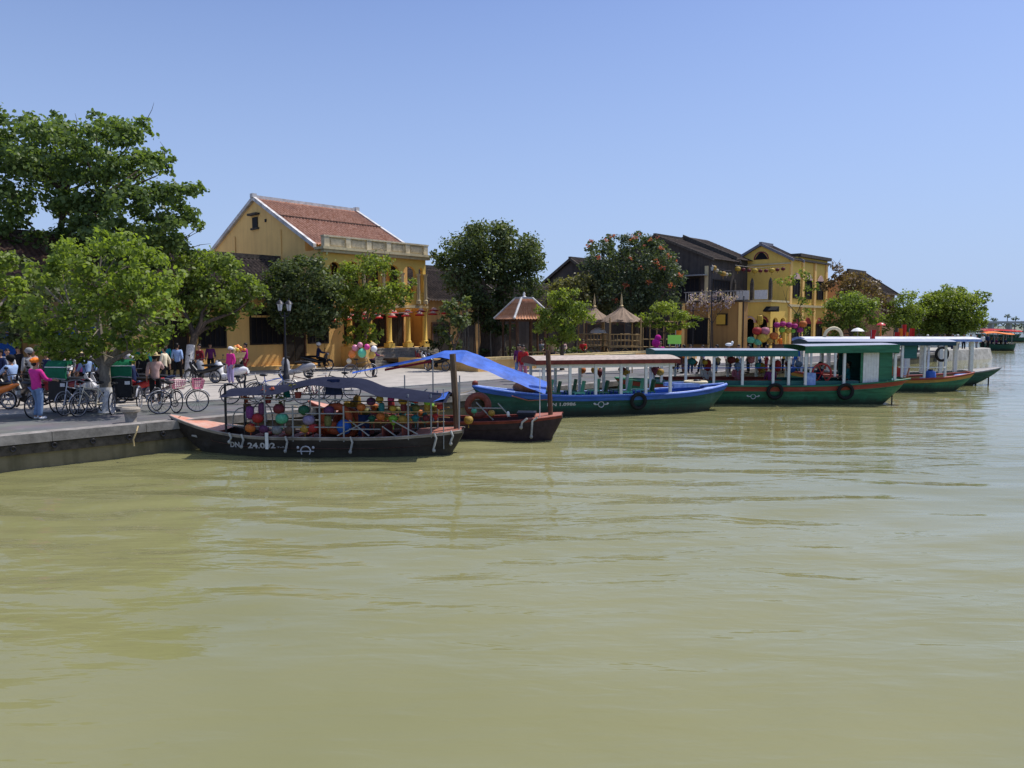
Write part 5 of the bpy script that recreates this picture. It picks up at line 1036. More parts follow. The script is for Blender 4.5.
def canopy1(u, v):
    px = 224 + (450-224)*u; x = bx(b1, px); keys = [(0,1.70),(.18,1.78),(.45,2.02),(.58,1.98),(.72,1.74),(1,1.58)]
    for (a, za), (c, zc) in zip(keys, keys[1:]):
        if a <= u <= c: f = (u-a)/(c-a); f = f*f*(3-2*f); z = za+(zc-za)*f; break
    y = (v*2-1)*.86; return (x, y, z - .17*abs(v*2-1)**1.8 + .025*math.sin(u*21)*abs(v*2-1) - .02*math.sin(PI*((u*5) % 1))*abs(v*2-1))
mb = MB(); mb.grid(canopy1, 46, 10); mb.build('canopy', M['slate_cloth'], b1, True, recalc=False)
mb = MB(); mb.grid(lambda u, v: (bx(b1,432+u*16), (v*2-1)*.8, 1.545+u*.10-.12*abs(v*2-1)), 4, 4); mb.build('canopy_end', M['blue_tarp'], b1, True)
post(b1, bx(b1,456), .1, .4, 2.62, 'pole_wood', .085, name='mast', dx=-.12, dy=0)
post(b1, bx(b1,459), -.2, .4, 1.9, 'grey_metal', .018, name='stake'); post(b1, bx(b1,445), -.5, .2, 1.75, 'grey_metal', .014, name='stake')
for px, ln in ((231.5,.20),(244.5,.28),(289,.34),(354,.35),(436,.42),(452,.3)):
    x = bx(b1,px); t = x/H.L; y = -(H.w(t)+.06); mb = MB(); mb.tube([(x,y,H.sheer(t)+.04),(x+.06,y-.01,H.sheer(t)-.1),(x-.02*(px>430),y,H.sheer(t)-ln)], .028, 6); mb.ell((x,y,H.sheer(t)-ln), (.045,.045,.05), 8, 6); mb.build('fender', mat('dirty_white', (.42,.42,.40), var=.4), b1)
mb = MB(); x = bx(b1,270.5); t = x/H.L; mb.box((x,-(H.w(t)+.05),.42),(.075,.035,.42)); mb.build('white_post', M['white_paint'], b1)
lettering(b1, H, 'DN', bx(b1,231), .26, .30, .145, K('silver')); lettering(b1, H, '24.002', bx(b1,249.5), .73, .285, .155, K('silver')); lettering(b1, H, 'Tvốn', bx(b1,279), .26, .25, .055, K('grey'))
x = bx(b1,308); y = -(H.side(x/H.L,.18)+.02); mb = MB(); mb.ring((x,y,.14),.13,.02,'Y',14,4,0,PI); mb.tube([(x-.22,y,.14),(x+.22,y,.14)],.014,4); mb.tube([(x-.10,y,.06),(x-.13,y,.15)],.014,4); mb.tube([(x+.10,y,.06),(x+.13,y,.15)],.014,4); mb.ell((x-.2,y,.24),(.035,.012,.04),8,6); mb.ell((x+.2,y,.24),(.035,.012,.04),8,6); mb.build('emblem', K('silver'), b1)
for k, px in enumerate((252, 272, 292, 312)):
    mb = MB(); x = bx(b1,px); mb.rbox((x-.12,-.55,.42),(x+.12,.55,.47)); mb.build('thwart', M['red_wood'], b1)
for px in (360, 380, 400):
    mb = MB(); x = bx(b1,px); mb.rbox((x-.14,-.6,.44),(x+.14,.6,.49)); mb.rbox((x+.10,-.6,.49),(x+.14,.6,.78)); mb.build('bench', M['red_wood'], b1)
# lanterns hanging on boat 1
def lant1(px, py, cn, kind, r, desc, y=-.70):
    p = Vector(pt(px, py, 19.62 if y < 0 else 21.0)); lantern(desc, p, cn, r*.88, kind, 'silk lanterns hung on the black lantern boat')
bow_l = [(250,412.5,'purple','tall',.14),(250.5,428,'orange','round',.155),(262,409,'plum','tall',.13),(258,418,'red','round',.17),(251,427,'red','round',.13),(264,429,'plum','round',.15),(282,418.5,'mint','round',.19),(277,430,'grey','round',.16),(290,430,'brown','round',.16),(305,428.5,'gold','round',.15),(313,428,'red','round',.16),(309,420,'lilac','round',.18),(304,410,'green','round',.17),(279,409,'maroon','round',.17),(328,421,'olive','tall',.13),(329,410.5,'plum','round',.16)]
for k, (px, py, cn, kd, r) in enumerate(bow_l): lant1(px, py, cn, kd, r, f'{cn if cn != "mint" else "mint green"} {"tall" if kd == "tall" else "round"} silk lantern in the bow half of the black boat, {ORD[k]} along')
cols = ['plum','yellow','pink','gold','red','lime','rose','orange','teal','yellow','maroon','olive','gold','red','green','orange','lime','gold','teal','maroon','red','yellow','teal','olive']
kk = 0
for row, (py, pxs) in enumerate(((400,(371,380,392,404,416,427,438)),(408,(362,382,393,405,416,428,439)),(418,(371,382,394,404,415,426,437)))):
    for i, px in enumerate(pxs):
        cn = cols[kk % len(cols)]; kk += 1; kd = ('round','tall','round')[row] if i % 2 else ('round','round','diamond')[row]
        lant1(px+rng.uniform(-1.5,1.5), py+rng.uniform(-2,2), cn, kd, rng.uniform(.10,.15), f'{cn} silk lantern, {ORD[i]} in the {("top","middle","lowest")[row]} stern row of the black lantern boat')
for i in range(16):
    px = 352 + i*5.6; cn = cols[(i*7+3) % len(cols)]; lant1(px, 404 + (i*5 % 17), cn, ('round','tall')[i % 2], .13, f'{cn} silk lantern on the far rail of the black lantern boat, {ORD[i]} towards the stern', y=.6)
for i, (px, py, cn) in enumerate(((348,405,'yellow'),(357,402,'gold'),(366,412,'olive'),(345,414,'olive'),(352,418,'lime'))): lant1(px, py, cn, 'tall' if i % 2 else 'round', .15, f'{cn} lantern clustered by the orange lifebuoys of the black boat, {ORD[i]} of five', y=.3)
lantern('lone yellow round lantern hanging off the stern tip of the black lantern boat', pt(468.5,420,20.3), 'gold', .13, 'round')
tyre('big orange lifebuoy leaning amid the black lantern boat', pt(336.5,419,19.9), .1, .33, 'orange_vinyl', 'lifebuoy', .1, 'lifebuoy', .10, 'orange lifebuoys on the lantern boats')
tyre('second orange lifebuoy half hidden behind the big one on the black lantern boat', pt(347,423,20.3), -.3, .33, 'orange_vinyl', 'lifebuoy', -.25, 'lifebuoy', .10, 'orange lifebuoys on the lantern boats')
tyre('orange lifebuoy lying low at the foot of the stacked lifebuoys', pt(328,428,20.0), .5, .26, 'orange_vinyl', 'lifebuoy', 1.1, 'lifebuoy', .09, 'orange lifebuoys on the lantern boats')
mb = MB(); mb.ell((0,0,0),(.2,.16,.2),12,8); o = mb.build('bundle', C('blue'), None, True); o.location = pt(344,427,19.8); tag(o, 'blue cloth bundle inside the orange lifebuoy ring', 'bundle')
mb = MB(); mb.rbox((-.14,-.02,0),(.14,.02,.55)); o = mb.build('life_vest', C('navy'), None, True); o.location = pt(364,436,19.8); tag(o, 'dark blue life vest hanging beside the orange lifebuoys', 'life vest')
mb = MB(); mb.grid(lambda u, v: ((u-.5)*.30*(1+.5*v), .03*math.sin(u*9), -v*.40), 8, 6); mb.grid(lambda u, v: ((u-.5)*.30*(1+.5*v), .10-.03*math.sin(u*7), -v*.40), 8, 6); o = mb.build('jacket', C('navy'), None, True); o.location = pt(333,379.5,19.7); tag(o, 'navy jacket hung to dry under the slate canopy', 'jacket')
mb = MB(); mb.lathe([(.02,.34),(.06,.25),(.10,.02),(.11,0)],10); o = mb.build('umbrella', C('teal'), None, True); o.location = pt(287,397.5,20.6); tag(o, 'dark folded umbrella hanging under the slate canopy', 'umbrella')
for k, (px, py, nm) in enumerate(((247,404,'red-leaved potted plant tied to the second bow post'),(268,397,'potted plant with orange leaves on the third bow post'),(298,392,'dry yellow flower bunch on the middle post of the black boat'),(279,404,'small red flower pot on the upper rail of the black boat'))):
    p = pt(px, py, 19.8); t = thing('potted_plant', nm, 'plant', p, 0, 'plants tied to the black lantern boat'); mb = MB(); mb.lathe([(.07,-.16),(.10,.0),(.085,0)],9); mb.build('pot', K('maroon') if k else M['brown_wood'], t)
    V, T = leaf_cloud([(0,0,.12),(.1,0,.18),(-.1,0,.16)], [.13,.10,.10], .13, 1.3, .5, .9, .3, .3); quads_obj('leaves', V, T, [LF['blossom'],LF['blossom'],LF['olive'],LF['mid']][k], t)
mb = MB(); mb.prism([(0,-.05),(.25,-.09),(.9,-.12),(1.0,-.09),(1.0,.0),(.9,.03),(.25,0),(0,-.02)], -.02, .02, 'Y'); o = mb.build('paddle', M['concrete'], None); o.location = pt(192,434,20.05); o.rotation_euler = (0,.12,0); tag(o, 'grey wooden paddle tied alongside the orange bow', 'paddle')

# --- boat 2: brown boat with the blue tarp
b2, L_ = boat_root('lantern_boat', 'brown-black wooden boat under a bright blue tarp, moored behind the numbered lantern boat', (-6.25,23.55), (1.50,22.75)); H = Hull(L_, 1.55, 1.05, .55, .74, bow=.32, stern=.2, stern_w=.5)
mb = MB(); H.shell(mb, .06); mb.build('hull', mat('dark_tar', (.045,.03,.035), rough=.55, var=.3, bump=.2), b2); mb = MB(); H.band(mb,0,1,.012,drop0=.07,drop1=0); H.rail(mb,.024,0,push=.01); mb.build('gunwale', M['red_wood'], b2); mb = MB(); H.deck(mb,.25); mb.build('deck', mat('deck_maroon', (.17,.045,.035), var=.3), b2)
mb = MB(); mb.grid(lambda u, v: ((.0+.20*u)*H.L, (v*2-1)*(H.w(.2*u)+.01), H.sheer(.2*u)+.02), 12, 4); mb.build('bow_board', MATS['bow_orange'], b2)
mb = MB(); mb.grid(lambda u, v: ((.86+.138*u)*H.L, (v*2-1)*(H.w(.86+.138*u)-.01), H.sheer(.86+.138*u)+.015), 8, 3); mb.build('stern_board', M['salmon_wood'], b2)
post(b2, bx(b2,551,22.8), .0, .4, 2.62, 'brown_wood', .075, name='mast', dx=-.10); post(b2, bx(b2,541,22.6), -.4, .4, 2.1, 'white_paint', .012, name='stake'); 
for px in (405, 434, 461): post(b2, bx(b2,px,22.4), -.5, .3, 2.4 if px == 434 else 1.9, 'grey_metal', .02)
for a, b_ in (((478,1.12),(495,.6)),((500,1.1),(512,.7)),((470,.95),(505,.95)),((372,1.5),(402,1.5)),((395,.7),(428,1.5))):
    mb = MB(); mb.tube([(bx(b2,a[0],22.3),-.6,a[1]),(bx(b2,b_[0],22.3),-.55,b_[1])], .02, 6); mb.build('oar_rest', M['grey_metal'], b2)
# blue tarp: ridge high in the middle, falling to both ends
def tarp(u, v):
    px = 350 + (546-350)*u; zk = [(0,1.93),(.40,2.40),(.47,2.52),(.58,2.46),(1,1.52)]
    for (a, za), (c, zc) in zip(zk, zk[1:]):
        if a <= u <= c: z = za+(zc-za)*(u-a)/(c-a); break
    wd = .07 + .75*min(1, max(0,(u-.36)/.2)); y = (v-.5)*2*wd*.62; sag = .03*math.sin(PI*v)*math.sin(PI*u*2)
    return (bx(b2,px,23.0), y, z + (v-.5)*(.06+.22*max(0,min(1,(u-.36)/.2))) - sag - (.02*math.sin(u*18)*(v-.5)))
def tarp2(u, v):
    x, y, z = tarp(u, v); k = min(1, max(.15, (u-.3)*4)); return (x, y, z + k*(.025*noise.noise((x*2.2, y*1.3, 3)) + 0.022*abs(noise.noise((x*1.1+y*3., y*2., 8))) - .02*(1-abs(2*((x*.9) % 1)-1))*abs(2*v-1)))
mb = MB(); mb.grid(tarp2, 110, 18); mb.build('tarp', M['blue_tarp'], b2, False, recalc=False)
mb = MB(); mb.grid(lambda u, v: (bx(b2,384+u*48,23), -.06-.10*u, 2.06+.27*u-.07*v), 16, 2); mb.build('tarp_lining', C('maroon'), b2, False)
for px, ln in ((535,.5),(525,.2)):
    x = bx(b2,px,22.1); t = x/H.L; y = -(H.w(t)+.05); mb = MB(); mb.tube([(x+.15,y,H.sheer(t)+.06),(x,y,H.sheer(t)-.05),(x-.03,y,H.sheer(t)-ln)],.03,6); mb.ell((x-.03,y,H.sheer(t)-ln),(.05,.05,.06),8,6); mb.build('fender', MATS['dirty_white'], b2)
mb = MB(); x = bx(b2,527,22.6); mb.rbox((x-.28,-.3,.74),(x+.28,.25,.80)); mb.rbox((x-.24,-.25,.62),(x+.24,.2,.74)); mb.build('engine_box', M['dark_metal'], b2)
mb = MB(); mb.ell((bx(b2,510,22.4),-.55,.78),(.05,.05,.09),8,6); mb.build('bottle', M['white_paint'], b2)
tyre('faded dark red lifebuoy standing on the brown boat under the blue tarp', pt(478,405.5,22.7), .05, .30, mat('faded_red', (.24,.07,.05), rough=.7, var=.3), 'lifebuoy', 0, 'lifebuoy', .10, 'orange lifebuoys on the lantern boats')
lantern('small mint lantern beside the faded red lifebuoy', pt(474,411,22.4), 'mint', .09); lantern('small yellow lantern right of the faded red lifebuoy', pt(491.5,413,22.4), 'gold', .11)
for px, ln in ((458,1),(553,1)): pass

# --- generic canopied river boats
def cabin_boat(nm, label, bow, stern, H_, hullm, stripem, gunm, deckm, roofm, fasciam, x0, x1, zr, nposts, stripe=.16, gun=.05, postm='white_paint', roof_t=.12, overhang=.22, pr=.05, camber=.12):
    t, L = boat_root(nm, label, bow, stern); H_.L = L; B = H_.B
    mb = MB(); H_.shell(mb, stripe+gun); mb.build('hull', hullm, t)
    mb = MB(); H_.band(mb,0,1,.004,drop0=stripe+gun,drop1=gun); mb.build('stripe', stripem, t)
    mb = MB(); H_.band(mb,0,1,.03,drop0=gun,drop1=0); H_.rail(mb,.04,.0,push=.02); mb.build('gunwale', gunm, t)
    mb = MB(); H_.deck(mb,.30,inset=.06); mb.build('deck', deckm, t)
    yb = B/2 - .10
    for k in range(nposts):
        x = x0 + .12 + (x1-x0-.24)*k/(nposts-1)
        for sg in (-1,1): post(t, x, sg*min(yb, H_.w(x/L)-.08), H_.sheer(x/L)-.06, zr+.01, postm, pr, True)
    mb = MB(); mb.grid(lambda u, v: (x0-overhang+(x1-x0+2*overhang)*u, (v*2-1)*(yb+.16), zr+roof_t+camber*(1-(v*2-1)**2)), 10, 8); mb.build('roof', roofm, t, True)
    mb = MB(); 
    for sg in (-1,1): mb.rbox((x0-overhang,sg*(yb+.13)-.025,zr-.04),(x1+overhang,sg*(yb+.13)+.025,zr+roof_t-.002))
    for x in (x0-overhang, x1+overhang-.05): mb.prism([(-yb-.10,zr-.04),(yb+.10,zr-.04),(yb+.10,zr+roof_t-.004)]+[((1-2*k/8)*(yb+.1), zr+roof_t-.006+camber*(1-(1-2*k/8)**2)) for k in range(1,8)]+[(-yb-.10,zr+roof_t-.004)], x, x+.05, 'X')
    mb.build('fascia', fasciam, t); 
    mb = MB(); mb.rbox((x0-.05,-yb,zr-.012),(x1+.05,yb,zr-.002)); mb.build('ceiling', M['white_paint'] if postm == 'white_paint' else M['tan_board'], t, False)
    return t, H_
def chair(label, p, rz, m, group):
    t = thing('plastic_chair', label, 'chair', p, rz, group); mb = MB(); mb.box((0,0,.42),(.42,.42,.04)); mb.build('seat', m, t); mb = MB(); mb.grid(lambda u, v: ((u-.5)*.42, -.2-.08*v-.05*math.cos((u-.5)*3)+.05, .44+.42*v), 6, 5); mb.build('backrest', m, t)
    for sx in (-1,1):
        for sy in (-1,1): mb = MB(); mb.tube([(sx*.20,sy*.2,0),(sx*.18,sy*.18,.42)],.02,5); mb.build('leg', m, t)
    return t

# --- boat 3
b3, H3 = cabin_boat('tour_boat', 'dark green tour boat with bright blue gunwale and long brown-edged tan roof', (-1.45,28.45), (8.62,31.0), Hull(10,2.0,1.12,.72,1.0,bow=.3,stern=.26,stern_w=.12,rake_s=.16), M['boat_green'], M['boat_green'], M['blue_paint'], M['light_blue_paint'], M['tan_board'], M['red_wood'], 2.35, 7.65, 1.98, 6, stripe=.02, gun=.16, roof_t=.12, camber=.13)
H = H3
mb = MB(); H.band(mb,0,1,-.02,drop0=.01,drop1=-.06); H.rail(mb,.04,.03,push=-.03); mb.build('wash_rail', M['light_blue_paint'], b3)
mb = MB(); mb.rbox((2.2,-.92,1.80),(7.7,-.88,1.93)); mb.build('valance', M['white_paint'], b3, False); mb = MB(); mb.rbox((2.2,.88,1.80),(7.7,.92,1.93)); mb.build('valance', M['white_paint'], b3, False)
mb = MB(); mb.grid(lambda u, v: ((.01+.22*u)*H.L, (v*2-1)*(H.w(.01+.22*u)-.02), H.sheer(.01+.22*u)+.02), 12, 4); mb.build('bow_deck', mat('bow_blue', (.02,.16,.55), rough=.4, var=.2), b3)
mb = MB(); mb.ell((.08,0,1.22),(.12,.1,.12),8,6); mb.build('bow_post', M['red_wood'], b3)
x = 1.55; mb = MB(); mb.tube([(x-.25,-(H.side(.15,.75)+.02),.8),(x+.35,-(H.side(.19,.62)+.03),.62),(x+1.1,-(H.side(.26,.62)+.03),.66),(x+1.3,-(H.side(.28,.7)+.03),.78)], .02, 5); mb.build('eye_line', M['salmon_wood'], b3)
lettering(b3, H, 'DN 1.0986', 2.6, 1.1, .46, .13, K('silver')); emblem(b3, H, 4.7, .42, .26, K('silver'))
tyre('black tyre fender roped amidships to the blue-rimmed green tour boat', W(b3,(6.15,-1.08,.52)), b3.rotation_euler.z, .27, tilt=.1)
for k in range(5):
    for y in (-.5,.45): chair(f'green-backed chair in the {ORD[k]} row, {"river" if y < 0 else "quay"} side, aboard the blue-rimmed tour boat', W(b3,(3.0+k*.95,y,.42)), b3.rotation_euler.z+PI/2, K('mint') if (k+(y>0)) % 2 else K('green'), 'chairs aboard the blue-rimmed tour boat')
mb = MB(); mb.ell((0,0,0),(.5,.4,.25),12,8); o = mb.build('cushion', mat('brown_leather', (.28,.11,.05), var=.3), None, True); o.location = W(b3,(2.0,-.1,1.05)); tag(o, 'brown rounded seat at the roof front of the blue-rimmed tour boat', 'seat')
mb = MB(); mb.rbox((7.9,-.5,.95),(9.0,-.35,1.1)); mb.rbox((7.9,.35,.95),(9.0,.5,1.1)); mb.build('stern_bench', M['light_blue_paint'], b3)
ct = thing('round_basket', 'round woven basket lid with pale rim lying on the blue stern', 'basket', W(b3,(9.05,-.05,1.08))); mb = MB(); mb.ring((0,0,.04),.42,.06,'Z',22,6); mb.build('rim', M['cream_paint'], ct); mb = MB(); mb.lathe([(.4,.02),(.3,-.04),(.02,-.06)],18); mb.build('bowl', M['brown_wood'], ct); mb = MB(); mb.ell((.05,0,.08),(.16,.12,.07),10,6); mb.build('rope_coil', M['dark_metal'], ct)
for i, (px, cn) in enumerate(((595,'gold'),(600,'maroon'),(622,'maroon'),(626,'gold'),(655,'maroon'),(660,'gold'),(582,'orange'))): lantern(f'{cn} lantern under the tan roof of the blue-rimmed tour boat, {ORD[i]} from the bow', pt(px, 370+ (i%2)*2, 31.0), cn, .17, 'diamond' if cn == 'maroon' else 'round', 'lanterns under the tan roof')
mb = MB(); mb.rbox((0,0,0),(2.2,.6,.12)); o = mb.build('punt_awning', mat('awning_cream', (.60,.47,.22), var=.2), None); o.location = pt(596,357,41); o.rotation_euler = (0,-.03,R(10)); 
mb = MB(); 
for x in (.1,2.1): mb.tube([(x,.3,-1.1),(x,.3,0)],.03,6)
pz = mb.build('post', M['bamboo'], o); tag(o, 'pale yellow awning board standing on the quay behind the tan roof', 'awning')

# --- boat 4
b4, H4 = cabin_boat('tour_boat', 'long green tour boat with a red stripe, white posts and white plank door', (4.6,34.2), (16.95,33.75), Hull(12,2.7,1.05,.80,1.12,bow=.22,stern=.14,stern_w=.88,rake_s=.12), M['leaf_green_paint'], M['red_paint'], M['leaf_green_paint'], M['teal_paint'], M['roof_tin'], M['teal_paint'], 1.75, 7.35, 2.10, 2, stripe=.20, gun=.03, roof_t=.22, camber=.04)
H = H4; B4 = lambda px: bx(b4, px, 32.5); x0, x1 = B4(805), B4(897)
mb = MB(); mb.grid(lambda u, v: (x0+(x1-x0)*u, (v*2-1)*1.46, 2.50+.05*(1-(v*2-1)**2)+.06*u), 10, 8); mb.build('cabin_roof', M['roof_tin'], b4, True)
mb = MB(); 
for sg in (-1,1): mb.prism([(x0,2.20),(x1,2.24),(x1,2.576),(x0,2.496)], sg*1.44-.02, sg*1.44+.02)
mb.rbox((x1-.05,-1.42,2.2),(x1-.001,1.42,2.57)); mb.build('cabin_fascia', M['leaf_green_paint'], b4)
for px in (688, 716, 744.5, 775, 807, 845, 895.5):
    x = B4(px)
    for sg in (-1,1): post(b4, x, sg*(min(1.3,H.w(min(1,x/H.L))-.07)), H.sheer(x/H.L)-.03, 2.20, 'white_paint', .05, True)
d0, d1, d2, d3 = B4(862), B4(864.5), B4(880), B4(893)
mb = MB(); 
for k in range(6): mb.rbox((d1+k*(d2-d1)/6,-1.20,.90),(d1+(k+.94)*(d2-d1)/6,-1.17,2.22))
mb.build('plank_door', M['white_paint'], b4); mb = MB(); mb.rbox((d2+.01,-1.2,.9),(d3,-1.16,2.22)); mb.build('cabin_panel', M['leaf_green_paint'], b4); mb = MB(); mb.rbox((d0,-1.2,.9),(d1-.01,-1.16,2.22)); mb.build('cabin_panel', M['leaf_green_paint'], b4)
mb = MB(); mb.rbox((d0,1.2,.7),(d3,1.23,2.25)); mb.rbox((d3-.03,-1.155,.7),(d3-.001,1.19,2.25)); mb.build('cabin_wall', M['teal_paint'], b4, False)
for sg in (-1,1):
    mb = MB(); mb.rbox((1.9,sg*1.17-.02,.7),(d0-.05,sg*1.17+.02,1.02)); mb.build('bulwark', M['teal_paint'], b4, False)
mb = MB(); mb.rbox((B4(809),-1.2,.62),(B4(818),-.8,1.35)); mb.build('helm_box', M['light_blue_paint'], b4)
mb = MB(); c = (B4(828),-.7,1.32); mb.ring(c,.40,.045,'Y',24,6)
for k in range(6): a = PI*k/3; mb.tube([c,(c[0]+.4*math.cos(a),-.7,c[2]+.4*math.sin(a))],.02,5)
mb.ell(c,(.07,.05,.07),8,6); mb.build('helm_wheel', K('red'), b4)
mb = MB(); mb.tube([(9.9,-.6,.55),(9.95,-.6,1.0),(10.35,-.6,1.0),(10.4,-.6,.55)],.025,5); mb.box((10.15,-.6,.98),(.5,.4,.04)); mb.build('stool', M['grey_metal'], b4)
for sg in (-1,1):
    mb = MB(); mb.rbox((2.2,sg*.85-.16,.78),(7.0,sg*.85+.16,.84)); mb.rbox((2.2,sg*1.02-.02,.84),(7.0,sg*1.02+.02,1.05)); mb.build('bench', M['red_wood'], b4)
    mb = MB(); mb.tube([(2.4,sg*1.2,1.55),(8.3,sg*1.2,1.58)],.02,5); mb.build('rail', M['blue_paint'], b4)
mb = MB(); mb.rbox((1.0,-1.05,.86),(2.3,1.05,.92)); mb.build('fore_deck', M['teal_paint'], b4)
emblem(b4, H, B4(756), .34, .24, K('silver'))
for x, lb in ((B4(776.5),'black tyre fender hung nearer the middle of the red-striped boat'),(B4(846),'black tyre fender hung under the white plank door')): tyre(lb, W(b4,(x,-1.40,.58)), b4.rotation_euler.z, .29, tilt=.1)
post(b4, 11.75, -.9, -.6, .5, 'dark_metal', .03, name='rudder_stock')
rn = random.Random(5)
for k in range(20):
    cn = ['gold','rose','teal','orange','yellow','red','cream','blue','maroon','sky'][k % 10]; p = W(b4, (2.7+k*.285, rn.choice((-.55,.2,.8)), rn.uniform(1.45,2.0))); lantern(f'{cn} lantern hung inside the red-striped boat, {ORD[k]} from the bow', p, cn, rn.uniform(.12,.19), rn.choice(('round','tall','diamond')), 'lanterns hung inside the red-striped boat')
for k, (x, y, s_, hat) in enumerate(((8.95,-.1,'navy',None),(10.35,.3,'teal',None))): 
    p = W(b4,(x,y,.5)); person(['boatman in navy sitting behind the helm box','man in teal sitting behind the red helm wheel'][k], p, [90,60][k], 'sit', s_, 'black', hat)
for k, (x, y, s_) in enumerate(((4.2,.85,'white'),(5.6,.85,'rose'),(6.6,-.85,'plum'))):
    p = W(b4,(x,y,.40)); person(f'passenger in a {s_} top sitting on a bench of the red-striped boat', p, 180 if y > 0 else 0, 'sit', s_, 'black', None)
sb_ = thing('sign_board', 'lime green board standing on the bow roof of the red-striped boat', 'sign', W(b4,(2.35,.3,2.43)), b4.rotation_euler.z); mb = MB(); mb.rbox((0,-.02,.12),(.6,.02,.52)); mb.build('board', K('lime'), sb_); mb = MB()
for x in (.08,.52): mb.tube([(x,.03,0),(x,.03,.3)],.02,5)
mb.build('leg', M['grey_metal'], sb_)
def flag(label, p, cn='red', h=1.0, pole=True):
    t = thing('flag', label, 'flag', p, 0, 'flags on the boats'); mb = MB(); mb.tube([(0,0,0),(0,0,h)],.018,5); mb.build('pole', M['grey_metal'], t); mb = MB(); mb.grid(lambda u, v: (u*.28-.05*v, .07*math.sin(u*6+v*3), h-v*.5*(1-.2*u)-.08*u*v), 8, 8); mb.build('cloth', C(cn), t, True); return t
flag('small orange pennant behind the lime green board', W(b4,(2.75,.6,2.4)), 'orange', .75)
mb = MB(); mb.ell((0,0,0),(.22,.2,.24),14,9); mb.ell((.10,0,.27),(.17,.16,.17),12,8); o = mb.build('cloth_bundle', C('magenta'), None, True); o.location = pt(656,343,40.5); tag(o, 'bunch of magenta cloth lanterns left of the lime green board', 'bundle')
mb = MB(); mb.ell((0,0,0),(.17,.1,.07),10,6); mb.ell((.14,0,.08),(.06,.06,.07),8,6); o = mb.build('white_bird', M['white_paint'], None, True); o.location = pt(729,344.5,33.4); tag(o, 'white bird resting on the roof of the red-striped boat', 'bird')

# --- boats 5 and 6
b5, H5 = cabin_boat('tour_boat', 'green boat with an ochre stripe and dark blue roof edge behind the red-striped boat', (14.4,40.6), (24.0,40.0), Hull(9,2.4,1.05,.66,.95,bow=.25,stern=.34,stern_w=.12,rake_s=.2), M['leaf_green_paint'], M['ochre_paint'], M['red_paint'], M['light_blue_paint'], M['roof_tin'], mat('dark_teal', (.02,.06,.09), rough=.5), 1.0, 7.9, 2.40, 7, stripe=.15, gun=.07, roof_t=.16)
for k, (x, y) in enumerate(((5.5,-.5),(5.95,-.45),(5.6,.2))): chair(f'red plastic chair aboard the ochre-striped boat, {ORD[k]} from the red-striped boat', W(b5,(x,y,.36)), [0.3,1.2,2.][k], K('orange') if k else K('red'), 'red plastic chairs on the ochre-striped boat')
bl = thing('barrel', 'bright blue plastic barrel on the deck of the ochre-striped boat', 'barrel', W(b5,(7.25,-.5,.36))); mb = MB(); mb.lathe([(.2,0),(.26,.08),(.27,.35),(.26,.6),(.2,.68),(.12,.70)],14); mb.build('body', K('blue'), bl); mb = MB(); mb.lathe([(.12,.70),(.12,.76)],10); mb.build('cap', M['black_plastic'], bl)
mb = MB(); mb.rbox((7.3,-.75,.52),(8.3,.75,.62)); mb.build('bench', M['light_blue_paint'], b5); mb = MB(); mb.rbox((5.5,-1.05,1.7),(6.3,-1.02,2.38)); mb.build('side_curtain', M['teal_paint'], b5); mb = MB(); mb.tube([(5.4,-1.1,1.25),(7.7,-1.1,1.25)],.025,5); mb.build('rail', M['white_paint'], b5)
tyre('black tyre hung under the roof end beyond the ochre-striped boat', pt(942,354,42.0), .2, .36)
b6, H6 = cabin_boat('tour_boat', 'farthest moored green boat with a grey upturned stern jutting past the others', (16.2,44.6), (27.9,44.0), Hull(11,2.4,1.0,.62,.98,bow=.25,stern=.36,stern_w=.14,rake_s=.26), M['boat_green'], M['boat_green'], mat('grey_gunwale', (.25,.26,.29), var=.3), mat('grey_deck', (.36,.34,.31), var=.3), M['white_roof'], M['light_blue_paint'], .6, 9.8, 2.52, 6, stripe=.04, gun=.06, roof_t=.10, pr=.09)
mb = MB(); mb.grid(lambda u, v: ((.86+.138*u)*H6.L, (v*2-1)*(H6.w(.86+.138*u)), H6.sheer(.86+.138*u)+.02), 8, 3); mb.build('stern_deck', MATS['grey_deck'], b6)
for k, x in enumerate((10.35, 11.05)): post(b6, x, -.2, -.3, .75-.0*k, 'dark_metal', .04, name='propeller_post')
flag('small red flag on the roof edge of the boats moored behind the red-striped boat', pt(871,342,41.5)-Vector((0,0,.35)), 'red', 1.0)
tyre('cream lifebuoy standing on the white roof below the round tree', pt(833,337,44.2), .1, .52, 'cream_paint', 'lifebuoy', .1, 'lifebuoy', .09, 'cream lifebuoys')

